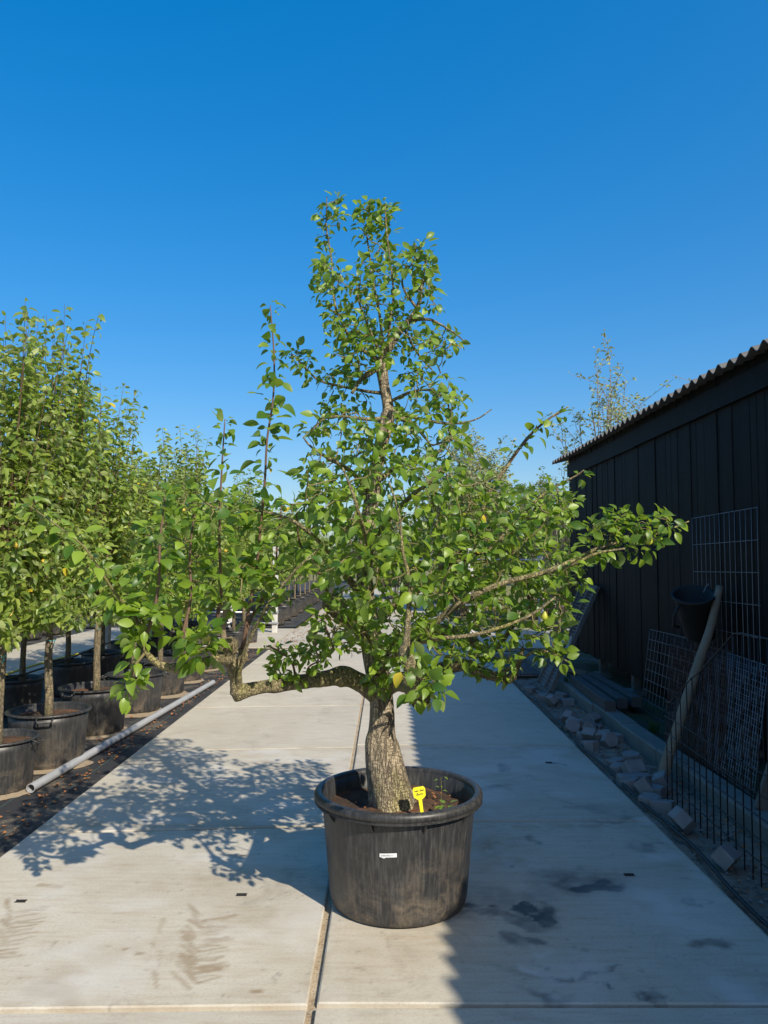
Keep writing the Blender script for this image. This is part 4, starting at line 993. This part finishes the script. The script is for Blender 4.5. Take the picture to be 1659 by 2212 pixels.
for k, (x, y) in enumerate(rowB):
    place_pot('B', x + ra.uniform(-.08, .08), y, 0, 'smaller black pot in the second row behind the black irrigation hose', 'pots in the second row', ra.uniform(.92, 1.08))
    place_tree(STD, (k + 2) % 4, x, y, .33, ra.uniform(0, 6.28), ra.uniform(.94, 1.04), 'bushy apple tree in the second row behind the hose', 'apple trees of the second row', apples=1, sz=(1.0, .9, .8, .95, .85, 1.0, .82, .95, .9)[k], lean=ra.uniform(-.03, .03))
rowC = [(-7.75, 8.6 + 1.15 * k) for k in range(9)]
for k, (x, y) in enumerate(rowC):
    place_pot('A', x, y, ra.uniform(0, 6.28), 'large black pot beyond the side path', 'pots beyond the side path', 1.08)
    place_tree(STD, (k + 1) % 4, x, y, .4, ra.uniform(0, 6.28), ra.uniform(.9, 1.0), 'bushy apple tree in a pot beyond the side path', 'apple trees beyond the side path')
for k in range(7):
    x, y = -9.6 + ra.uniform(-.2, .2), 10 + 1.9 * k
    place_tree(STD, k % 4, x, y, 0, ra.uniform(0, 6.28), 1.08, 'leafy apple tree in the hindmost row past the side path', 'apple trees of the hindmost row')
for k in range(13):                                    # rows beyond the cross yard
    y = 20.2 + 1.55 * k
    place_pot('A', -2.95, y, ra.uniform(0, 6.28), 'black pot in the far row past the cross yard', 'pots in the far row', 1)
    place_tree(SML, k % 3, -2.95, y, .35, ra.uniform(0, 6.28), ra.uniform(.95, 1.15), 'small tree in the far pot row past the cross yard', 'trees in the far pot row')
    place_tree(SML, (k + 1) % 3, -4.4, y + .6, .05, ra.uniform(0, 6.28), ra.uniform(1.2, 1.4), 'young tree in the bed left of the far pot row', 'trees in the far bed')
for k in range(9):
    y = 20.4 + 1.9 * k
    place_tree(SML, k % 3, 2.55, y, -.05, ra.uniform(0, 6.28), ra.uniform(.75, .95), 'low young tree to the right of the far path', 'young trees right of the far path')

# sand washed up against the pots
m = MB()
for (x, y), sc in zip(rowA, (.86, .86, 1, 1, .95, .95, .9, .95, .95, .9, .9)):
    n = 40; r_in = .25 * sc; vs = []
    for k in range(n):
        a = 2 * math.pi * k / n; w = .012 + .13 * float(fbm(math.cos(a) * 2 + x * 7 + 50, math.sin(a) * 2 + y * 7 + 50, o=3)) ** 1.5 * (1.3 if math.sin(a) < .3 else .6)
        vs += [(x + r_in * math.cos(a), y + r_in * math.sin(a), .012), (x + (.285 * sc + w) * math.cos(a), y + (.285 * sc + w) * math.sin(a), -.016)]
    m.add(vs, [(2 * k, 2 * k + 1, (2 * k + 3) % (2 * n), (2 * k + 2) % (2 * n)) for k in range(n)])
tag(m.build('sand_drifts', M['drift'], smooth=True), 'pale sand washed up round the feet of the nursery pots', 'sand', kind='stuff')
# ties and hoses
m = MB()
pts = [Vector((-3.98 + .03 * math.sin(y * 2.1), y, .47 + .03 * math.sin(y * 1.3))) for y in np.arange(5.0, 17.2, .25)]
tag(MB().tube(pts, .011, 6).build('irrigation_hose', M['black_rubber'], smooth=True), 'black irrigation hose strung along the second row of pots', 'hose')
pts = [Vector((-5.5 + .12 * math.sin(y * .9), y, .016)) for y in np.arange(4.0, 18.5, .3)]
tag(MB().tube(pts, .016, 6).build('yellow_hose', M['yellow_rubber'], smooth=True), 'yellow hose lying along the side path', 'hose')
pts = [Vector((1.785 + .02 * math.sin(y * 1.7) + .015 * math.sin(y * 4.3) + (.02 if 5 < y < 7 else 0), y, .006 + .004 * math.sin(y * 3))) for y in np.arange(1.5, 11.5, .12)]
tag(MB().tube(pts, .011, 7).build('black_hose', M['black_rubber'], smooth=True), 'thin black hose running along the slab edge by the shed', 'hose')
a, b = G(66, 1703, .02), G(460, 1474, .02)
m = MB(); d = (b - a); R0, R1 = .034, .029; pl = [a + d * t for t in np.linspace(0, 1, 14)]
m.tube(pl, R0, 18, cap=False); m.tube([pl[-1], pl[0]], R1, 18, cap=False)
x_ = d.normalized().cross(UP).normalized(); y_ = x_.cross(d.normalized())
for e in (a, b):
    vs = [e + (x_ * math.cos(t) + y_ * math.sin(t)) * r for r in (R0, R1) for t in np.linspace(0, 2 * math.pi, 19)[:-1]]
    m.add(vs, [(k, (k + 1) % 18, 18 + (k + 1) % 18, 18 + k) for k in range(18)])
pipe = m.build('pipe', M['grey_plastic'], smooth=False); tag(pipe, 'long grey pipe lying on the weed fabric beside the pot row', 'pipe')
for mp in pipe.data.polygons: mp.use_smooth = True

# posts and rails of the racks
def post(x, y, h, label, group=None, w=.12):
    m = MB(); q = .01; hw = w / 2
    pr = [(-hw + q, -hw), (hw - q, -hw), (hw, -hw + q), (hw, hw - q), (hw - q, hw), (-hw + q, hw), (-hw, hw - q), (-hw, -hw + q)]
    vs = [(a_, b_, -.1) for a_, b_ in pr] + [(a_, b_, h - .015) for a_, b_ in pr] + [(a_ * .8, b_ * .8, h) for a_, b_ in pr]
    fs = [(i, (i + 1) % 8, 8 + (i + 1) % 8, 8 + i) for i in range(8)] + [(8 + i, 8 + (i + 1) % 8, 16 + (i + 1) % 8, 16 + i) for i in range(8)] + [tuple(range(16, 24))]
    return tag(m.add(vs, fs).build('concrete_post', M['post_concrete'], loc=(x, y, 0), rot=(0, random.uniform(-.015, .015), random.uniform(-.1, .1))), label, 'post', group)
def rail(x0, x1, y, z, label, group=None, r=.021):
    return tag(MB().tube([(x0, y, z), ((x0 + x1) / 2, y, z + .004), (x1, y, z)], r, 10).build('rail', M['galvanised'], smooth=True), label, 'rail', group)
post(-4.32, 11.9, 1.75, 'pale concrete post between the pot rows, near the black hose'); post(-6.0 - 1.35, 11.9, 1.75, 'pale concrete post on the far side of the side path')
rail(-7.3, -3.4, 11.81, 1.14, 'galvanised rail across the pot rows at chest height')
for x in (-4.75, -4.35, -3.62, -2.6): post(x, 18.0, 2.1, 'pale concrete post of the rack at the cross yard, left of the path', 'posts of the rack left of the path')
for x in (1.98, 3.6): post(x, 18.0, 1.95, 'pale concrete post of the rack at the cross yard, right of the path', 'posts of the rack right of the path')
for z in (.22, .47): rail(-7, -2.5, 17.91, z, 'galvanised low rail on the rack left of the path', 'low rails left of the path')
for z in (.64, 1.68): rail(0.7, 5.5, 17.91, z, 'galvanised rail on the rack right of the path', 'rails right of the path')
for (x, y, z) in ((-2.87, 6.62, 1.02), (-2.93, 7.8, 1.05), (-2.93, 5.88, .98)):
    pts = [Vector((x + .04 * math.cos(t), y + .04 * math.sin(t), z + .005 * math.sin(2 * t))) for t in np.linspace(0, 6.1, 14)] + [Vector((x + .05, y - .07, z - .05))]
    tag(MB().tube(pts, .004, 5).build('tie', M['tie_blue']), 'blue plastic tie knotted round a slim apple stem', 'tie', 'ties on the apple stems')

# ------------------------------------------------------------------ shrubs and trees behind
def shrub(name, seed, x, y, h, rx, nst, per, L, mat, label, group=None, wood='twig', zlo=.0, flop=.35, lib=APPLE, hmin=.55):
    r = random.Random(seed); t = empty(name, (x, y, -.05), 0, label, 'shrub', group); bag = LeafBag(lib); tw = MB()
    for k in range(nst):
        a = r.uniform(0, 6.283); q = rx * math.sqrt(r.random()); hh = h * r.uniform(hmin, 1.0) * (1 - .25 * q / rx)
        s = Vector((q * .25 * math.cos(a), q * .25 * math.sin(a), zlo)); e = Vector((q * math.cos(a), q * math.sin(a), hh)); mid = s.lerp(e, .5) + Vector((-math.cos(a) * q * flop * .4, -math.sin(a) * q * flop * .4, hh * .1))
        ps = [s * (1 - u) ** 2 + mid * 2 * u * (1 - u) + e * u * u for u in np.linspace(0, 1, 8)]
        ps = [p_ + Vector((r.gauss(0, .025), r.gauss(0, .025), 0)) * (i > 0) for i, p_ in enumerate(ps)]
        tw.tube(ps, [.016 * (1 - i / 8) + .004 for i in range(8)], 4, cap=False)
        subs = []
        for c in range(5):
            i = r.randrange(3, 8); b_ = ps[i] + Vector((r.gauss(0, .2), r.gauss(0, .2), r.uniform(.1, .5))) * (h / 4); tw.tube([ps[i], ps[i].lerp(b_, .5) + Vector((r.gauss(0, .03), r.gauss(0, .03), 0)), b_], [.007, .005, .003], 4, cap=False); subs.append((ps[i], b_))
        for c in range(per):
            if r.random() < .45: i = r.randrange(2, 7); p_ = ps[i].lerp(ps[i + 1], r.random())
            else: s_ = r.choice(subs); p_ = s_[0].lerp(s_[1], r.random() ** .6)
            d = Vector((r.gauss(0, 1), r.gauss(0, 1), r.uniform(-.2, .9)))
            bag.put(p_ + d * .03, d, UP + Vector((r.gauss(0, .7), r.gauss(0, .7), 0)), L * r.uniform(.6, 1.2), min(1, max(0, r.gauss(.5, .28))), r.gauss(0, .7))
    tag(tw.build('stems', M[wood], t, smooth=True), kind='stuff'); tag(link('crown', bag.mesh('crown', M[mat]), t), kind='stuff')
    return t
simple('grey_stem', (0.23, 0.18, 0.13), 0.8, var=.3)
shrub('elder_shrub', 1, 4.5, 15.6, 6.3, .95, 36, 120, .095, 'pale_leaf', 'tall sparse shrub with bare pale stems rising behind the shed', wood='grey_stem', flop=.2, hmin=.75)
shrub('elder_shrub', 2, 6.15, 14.3, 6.0, .7, 9, 45, .085, 'pale_leaf', 'thin shrub top peeping over the shed roof', wood='grey_stem', flop=.1, hmin=.72)
shrub('elder_shrub', 8, 3.9, 17.4, 4.4, .75, 12, 45, .07, 'pale_leaf', 'straggly shrub at the far corner of the shed', wood='grey_stem', flop=.2, hmin=.75)
shrub('willow_shrub', 3, 2.5, 24.5, 6.1, 1.6, 80, 170, .13, 'pale_leaf', 'grey-green shrub of upright whips behind the pear tree', wood='grey_stem', flop=.1, hmin=.72)
shrub('round_shrub', 4, 4.6, 23.0, 4.6, 1.7, 80, 200, .11, 'bush_leaf', 'dense rounded bush between the pear tree and the shed')
shrub('round_shrub', 5, 4.6, 20.0, 3.3, 1.3, 60, 170, .09, 'bush_leaf', 'lower dense bush by the far end of the shed', wood='grey_stem')
shrub('round_shrub', 6, 0.4, 33, 4.2, 2.4, 60, 150, .13, 'bush_leaf', 'broad bush closing the view down the far path', flop=.3)
shrub('round_shrub', 7, 3.2, 30, 4.6, 2.3, 60, 150, .12, 'bush_leaf', 'broad bush right of the far path end')
TRE = [(crown_mesh(120 + k, 90, 1.0, 5.2 + .6 * k, 1.9, .19, 34, M['bush_leaf'], sprigs=6, twr=.012, upright=.4), trunk_mesh(60 + k, 3.4, .09, .04)) for k in range(3)]
kk = 0
for x in np.arange(-34, 40, 3.1):                      # tree line far behind
    y = 52 + 6 * math.sin(x * 1.7)
    place_tree(TRE, kk % 3, x, y, -.05, kk * 1.3, .9 + .25 * math.sin(x * 2.3), 'distant leafy tree in the line closing off the field', 'trees of the distant line', name='distant_tree'); kk += 1
for (x, y, s) in ((-13, 17, .62), (-12.4, 20.5, .66), (-10.6, 23, .66), (-8.2, 26, .7), (-6.2, 29, .68), (-13.5, 28, .8), (-9.2, 33, .75), (-5.2, 37, .75), (-16, 22, .8), (8.2, 26, .7), (10.5, 21, .7)):
    place_tree(TRE, kk % 3, x, y, -.05, kk * 1.3, s, 'mid-distance leafy tree behind the nursery rows', 'trees behind the nursery rows', name='leafy_tree'); kk += 1

# ------------------------------------------------------------------ beside the shed
def zc(zx, zy): return 1123.3 + zx * .3229, 1209.7 + zy * .3229      # enlarged corner of the photograph -> picture
def block_mesh(kind, r):
    m = MB()
    if kind == 0: pr = [(math.cos(math.pi / 3 * k) * .075 * r.uniform(.95, 1.05), math.sin(math.pi / 3 * k) * .075 * r.uniform(.95, 1.05)) for k in range(6)]
    else: pr = [(-.07, -.05), (.07, -.05), (.07, .05), (-.07, .05)]
    n = len(pr); h = .085
    rows = [[(x, y, 0) for x, y in pr], [(x, y, h - .008) for x, y in pr], [(x * .9, y * .9, h) for x, y in pr]]
    vs = [v for row in rows for v in row]
    fs = [(a * n + i, a * n + (i + 1) % n, (a + 1) * n + (i + 1) % n, (a + 1) * n + i) for a in (0, 1) for i in range(n)] + [tuple(range(2 * n, 3 * n)), tuple(range(n - 1, -1, -1))]
    return m.add(vs, fs).mesh('paving_block', M['paver'])
rb = random.Random(8); BM = [block_mesh(k % 2, rb) for k in range(6)]
BL = [(35, 875), (150, 925), (195, 965), (235, 945), (295, 915), (338, 955), (322, 1092), (352, 1138), (250, 1140), (478, 1088), (508, 1135), (452, 1148), (418, 1185), (462, 1205), (425, 1255), (560, 1215), (590, 1228), (638, 1205), (750, 1335), (648, 1372), (672, 1415), (752, 1435), (820, 1475), (612, 1490), (690, 1510), (805, 1560), (905, 1570), (918, 1520), (862, 1635), (965, 1668), (1060, 1800), (1365, 2050)]
for k, (zx, zy) in enumerate(BL):
    g = G(*zc(zx, zy)); x = min(max(g.x + .01, 1.86), 2.17); y = g.y + .05
    tilt = rb.random() < .38
    o = link('paving_block', BM[k % 6], None, (x, y, -.045 + (.055 if tilt else 0)), ((rb.uniform(.6, 1.2) if tilt else rb.uniform(-.12, .12)), rb.uniform(-.15, .15), rb.uniform(0, 3.1)))
    s = rb.uniform(.92, 1.12); o.scale = (s, s, s)
    tag(o, 'loose grey concrete paving block strewn on the sandy strip by the shed' if k < 30 else ('lone grey paving block on the sand, apart from the strewn heap' if k == 30 else 'grey paving block lying by itself against the black wire fence'), 'paving block', 'loose paving blocks' if k < 30 else None)
# timbers
for k, (dx, L, yy) in enumerate(((0, 1.8, 9.05), (.16, 1.75, 9.2), (.32, 1.8, 9.3))):
    m = MB(); b = .006; h = .055
    pr = [(-h + b, -h), (h - b, -h), (h, -h + b), (h, h - b), (h - b, h), (-h + b, h), (-h, h - b), (-h, -h + b)]
    vs = [(x, -L / 2, z) for x, z in pr] + [(x, L / 2, z) for x, z in pr]
    m.add(vs, [(i, 8 + i, 8 + (i + 1) % 8, (i + 1) % 8) for i in range(8)] + [tuple(range(8)), tuple(range(15, 7, -1))])
    tag(m.build('timber_beam', M['timber'], loc=(2.37 + dx, yy, .172), rot=(0, 0, -.035 + .02 * k)), ['dark square timber lying along the kerb top', 'middle of the three dark timbers beside the kerb', 'dark timber lying closest to the shed wall'][k], 'beam')
tag(MB().box((0, 0, 0), (.16, .5, .07), Matrix.Rotation(.5, 3, 'Y')).build('board_offcut', M['weathered_wood'], loc=(2.62, 10.55, .16), rot=(0, 0, .3)), 'short weathered board offcut tilted behind the timbers', 'board')

def grid_panel(name, c, nu, nv, r, mat, label, bow=.0, cat='wire mesh', edge=1.0, jit=0.0):
    """c: bottom near, bottom far, top far, top near"""
    c = [Vector(q) for q in c]; nrm = (c[1] - c[0]).cross(c[3] - c[0]).normalized()
    e = empty(name, c[0], 0, label, cat)
    def pt(u, v): return (c[0] * (1 - u) + c[1] * u) * (1 - v) + (c[3] * (1 - u) + c[2] * u) * v - c[0] + nrm * bow * math.sin(math.pi * u) * math.sin(math.pi * v)
    rr_ = random.Random(len(name) + nu)
    for i in range(nu + 1):
        u = i / nu; j = rr_.uniform(-jit, jit)
        MB().tube([pt(u, v) + Vector((0, j * math.sin(v * 3.1), 0)) for v in np.linspace(0, 1, 7)], r * (edge if i in (0, nu) else 1), 5).build('upright_wire', M[mat], e, smooth=True)
    for i in range(nv + 1):
        v = i / nv
        MB().tube([pt(u, v) + nrm * r * 1.6 for u in np.linspace(0, 1, 7)], r * (edge if i in (0, nv) else 1), 5).build('cross_wire', M[mat], e, smooth=True)
    return e
grid_panel('mesh_panel', [(2.925, 6.08, .06), (2.925, 7.38, .06), (2.93, 7.38, 2.10), (2.93, 6.08, 2.12)], 13, 8, .0032, 'zinc_wire', 'tall thin wire mesh panel standing upright against the black planks', jit=.012)
grid_panel('mesh_panel', [(2.78, 7.1, .07), (2.80, 8.58, .07), (2.92, 8.6, .93), (2.92, 7.1, .95)], 14, 8, .003, 'zinc_wire', 'coarse wire mesh panel leaning low behind the rusty mesh', jit=.006)
grid_panel('mesh_panel', [(2.49, 5.85, .07), (2.47, 6.95, .07), (2.73, 7.45, .98), (2.76, 6.2, .97)], 34, 24, .0036, 'rusty_wire', 'rusty brown fine mesh panel leaning behind the bent pole', bow=.02)
grid_panel('mesh_panel', [(2.46, 5.28, .07), (2.50, 6.35, .07), (2.77, 6.7, .96), (2.72, 5.55, .95)], 26, 21, .0034, 'zinc_wire', 'silvery fine square mesh panel leaning beside the rusty one', bow=.015)
# black wire fence panel at the slab edge
e = empty('wire_fence', (2.02, 5.7, -.03), 0, 'black wire fence panel standing on the sand by the kerb', 'wire fence')
ys = np.arange(5.7, 2.6, -.105)
for k, yy in enumerate(ys):
    h = .70 + min(1, max(0, (5.62 - yy) / 1.1)) * .62
    x = 2.035 - .03 * (5.7 - yy) / 1.5 + random.uniform(-.004, .004)
    MB().tube([(x - 2.02, yy - 5.7, -.02), (x - 2.02 + .004, yy - 5.7, h * .5), (x - 2.02 + .02 * (h > 1), yy - 5.7, h)], .0042, 5).build('upright_wire', M['black_wire'], e, smooth=True)
for z in (.12, .24, .36, .48, .60):
    MB().tube([(2.035 - .03 * (5.7 - yy) / 1.5 - 2.02 - .006, yy - 5.7, z + .004 * math.sin(yy * 5)) for yy in ys[::2]], .0036, 5).build('cross_wire', M['black_wire'], e, smooth=True)
MB().tube([(2.035 - .03 * (5.7 - yy) / 1.5 - 2.02 + .02 * ((.70 + min(1, max(0, (5.62 - yy) / 1.1)) * .62) > 1), yy - 5.7, .70 + min(1, max(0, (5.62 - yy) / 1.1)) * .62) for yy in ys], .0042, 5).build('top_wire', M['black_wire'], e, smooth=True)
# bent pole
pts = [(2.10, 6.02, -.03), (2.19, 6.10, .17), (2.30, 6.19, .36), (2.43, 6.30, .60), (2.57, 6.43, .83), (2.75, 6.58, 1.14), (2.895, 6.72, 1.47)]
w = spline([(*q, r) for q, r in zip(pts, (.046, .044, .041, .04, .038, .036, .031))], 5)
m = MB().tube([Vector(q[:3]) for q in w], [q[3] for q in w], 14, wob=lambda i, a, p: 1 + .10 * (float(fbm(p.x * 9 + math.cos(a), p.y * 9 + math.sin(a), p.z * 9)) - .5) * 2)
tag(m.build('bent_pole', M['pole_wood'], smooth=True), 'bent round wooden pole leaning on the shed across the meshes', 'pole')
# black tub hung up by the wall
tb = empty('tub', (2.80, 6.93, 1.02), 0, 'black plastic tub hung against the shed behind the pole top', 'tub')
m = MB(); n = 32; vs = []; prof = [(.0, .0), (.10, .0), (.125, .012), (.165, .34), (.18, .35), (.18, .37), (.155, .365), (.115, .03), (0, .02)]
m.lathe(prof, n); bd = m.build('bowl', M['tub_plastic'], tb, smooth=True)
MB().tube([(-.17 * 1, -.05, .33), (-.24, -.06, .26), (-.25, -.04, .17), (-.20, -.03, .14)], .013, 8).build('handle', M['tub_plastic'], tb, smooth=True)
MB().tube([(.10, .0, .36), (.13, 0, .40), (.165, 0, .42)], .004, 5).build('hook', M['zinc_wire'], tb)
tb.rotation_euler = (math.radians(14), math.radians(-14), 0); tb.scale = (.95, 1.35, 1.1)
# framed mesh leaning at the far end
q = [Vector((2.06, 9.86, .0)), Vector((2.06, 10.62, .0)), Vector((2.92, 11.55, 1.30)), Vector((2.92, 10.72, 1.30))]
fr = empty('framed_mesh', q[0], 0, 'long wooden frame filled with wire mesh leaning against the shed end', 'framed screen')
nrm = (q[1] - q[0]).cross(q[3] - q[0]).normalized()
for a, b in ((0, 1), (1, 2), (2, 3), (3, 0)):
    A_, B_ = q[a] - q[0], q[b] - q[0]; t = (B_ - A_).normalized() * (.03 if a % 2 == 0 else -.03)
    MB().bar(A_ - t, B_ + t, .06, .05, up=nrm).build('frame_bar', M['weathered_wood'], fr)
MB().bar((q[0].lerp(q[1], .42)) - q[0], q[3].lerp(q[2], .42) - q[0], .05, .04, up=nrm).build('frame_bar', M['weathered_wood'], fr)
for i in range(1, 10):
    u = i / 10; MB().tube([q[0].lerp(q[1], u) - q[0], q[3].lerp(q[2], u) - q[0]], .0028, 4).build('wire', M['galvanised'], fr)
for i in range(1, 30):
    v = i / 30; MB().tube([q[0].lerp(q[3], v) - q[0], q[1].lerp(q[2], v) - q[0]], .0028, 4).build('wire', M['galvanised'], fr)
# board leaning at the right
tag(MB().bar((2.44, 5.02, .09), (2.93, 5.24, 1.15), .035, .2, up=Vector((1, .1, .2))).build('leaning_board', M['weathered_wood']), 'grey weathered board leaning on the shed beside the silvery mesh', 'board')

# ------------------------------------------------------------------ litter
def scatter(name, n, fn, mat, label, L=(.02, .05), z=.006, cat='fallen leaves'):
    r = random.Random(n); m = MB()
    for k in range(n):
        x, y = fn(r); s = r.uniform(*L); a = r.uniform(0, 6.28); q = Matrix.Rotation(a, 3, 'Z'); c = r.uniform(.1, .45) * s
        pt = [(-.5 * s, 0, c), (-.1 * s, -.28 * s, 0.0), (0, 0, c * .2), (-.1 * s, .28 * s, c * .5), (.5 * s, 0, c * .8)]
        m.add([q @ Vector(v) + Vector((x, y, z)) for v in pt], [(0, 1, 2), (0, 2, 3), (1, 4, 2), (2, 4, 3)])
    return tag(m.build(name, M[mat]), label, cat, kind='stuff')
scatter('fallen_leaves', 420, lambda r: (-2.33 - abs(r.gauss(0, .13)), r.uniform(3.6, 14.5)), 'dry_leaf', 'dry orange leaves along the fabric edge of the path', z=-.014)
scatter('fallen_leaves', 500, lambda r: (-2.2 + abs(r.gauss(0, .7)), r.uniform(15, 24)), 'dry_leaf', 'dry brown leaves drifted over the cross yard', (.03, .07), .004)
scatter('fallen_leaves', 420, lambda r: (r.uniform(1.84, 2.26), r.uniform(2.6, 10.5)), 'dry_leaf', 'dry leaves on the sandy strip by the shed', (.02, .05), -.012)
scatter('fallen_leaves', 120, lambda r: (r.gauss(-2.9, .25), r.uniform(5, 12)), 'dry_leaf', 'dry leaves between the nursery pots', (.03, .06), -.014)
scatter('fallen_leaves', 60, lambda r: (.06 + .28 * math.sqrt(r.random()) * math.cos(6.28 * r.random()), 4.0 + .26 * r.uniform(-1, 1)), 'dry_leaf', 'dry leaf bits on the tub soil', (.012, .03), SOIL + .012)
# gravel crumbs on the sand
m = MB(); r = random.Random(77)
for k in range(900):
    x, y, s = r.uniform(1.8, 2.27), r.uniform(2.4, 11), r.uniform(.004, .016)
    v = [(1, 0, 0), (-1, .2, 0), (0, 1, .1), (.1, -1, 0), (0, 0, 1), (0, 0, -1)]
    m.add([(x + a_ * s * r.uniform(.6, 1.3), y + b_ * s * r.uniform(.6, 1.3), -.022 + c_ * s * .8) for a_, b_, c_ in v], [(0, 2, 4), (2, 1, 4), (1, 3, 4), (3, 0, 4), (2, 0, 5), (1, 2, 5), (3, 1, 5), (0, 3, 5)])
tag(m.build('gravel', M['paver']), 'grey crumbs of gravel on the sandy strip', 'gravel', kind='stuff')
# grass tufts by the kerb
def tuft(x, y, z, n, h, label):
    r = random.Random(int(x * 1000 + y * 77)); m = MB()
    for k in range(n):
        a = r.uniform(0, 6.28); q = r.uniform(0, .05); hh = h * r.uniform(.5, 1); b = Vector((q * math.cos(a), q * math.sin(a), 0)); o = Vector((math.cos(a), math.sin(a), 0)) * hh * r.uniform(.2, .8); s_ = Vector((-math.sin(a), math.cos(a), 0)) * .002
        m.add([b - s_, b + s_, b + o * .4 + Vector((0, 0, hh * .7)) + s_ * .7, b + o * .4 + Vector((0, 0, hh * .7)) - s_ * .7, b + o + Vector((0, 0, hh))], [(0, 1, 2, 3), (3, 2, 4)])
    tag(m.build('grass_tuft', M['grass_blade'], loc=(x, y, z)), label, 'grass', kind='stuff')
tuft(2.56, 7.5, .05, 90, .14, 'tuft of grass beside the kerb in front of the mesh'); tuft(2.34, 10.1, .10, 50, .12, 'tuft of grass at the far end of the timbers')
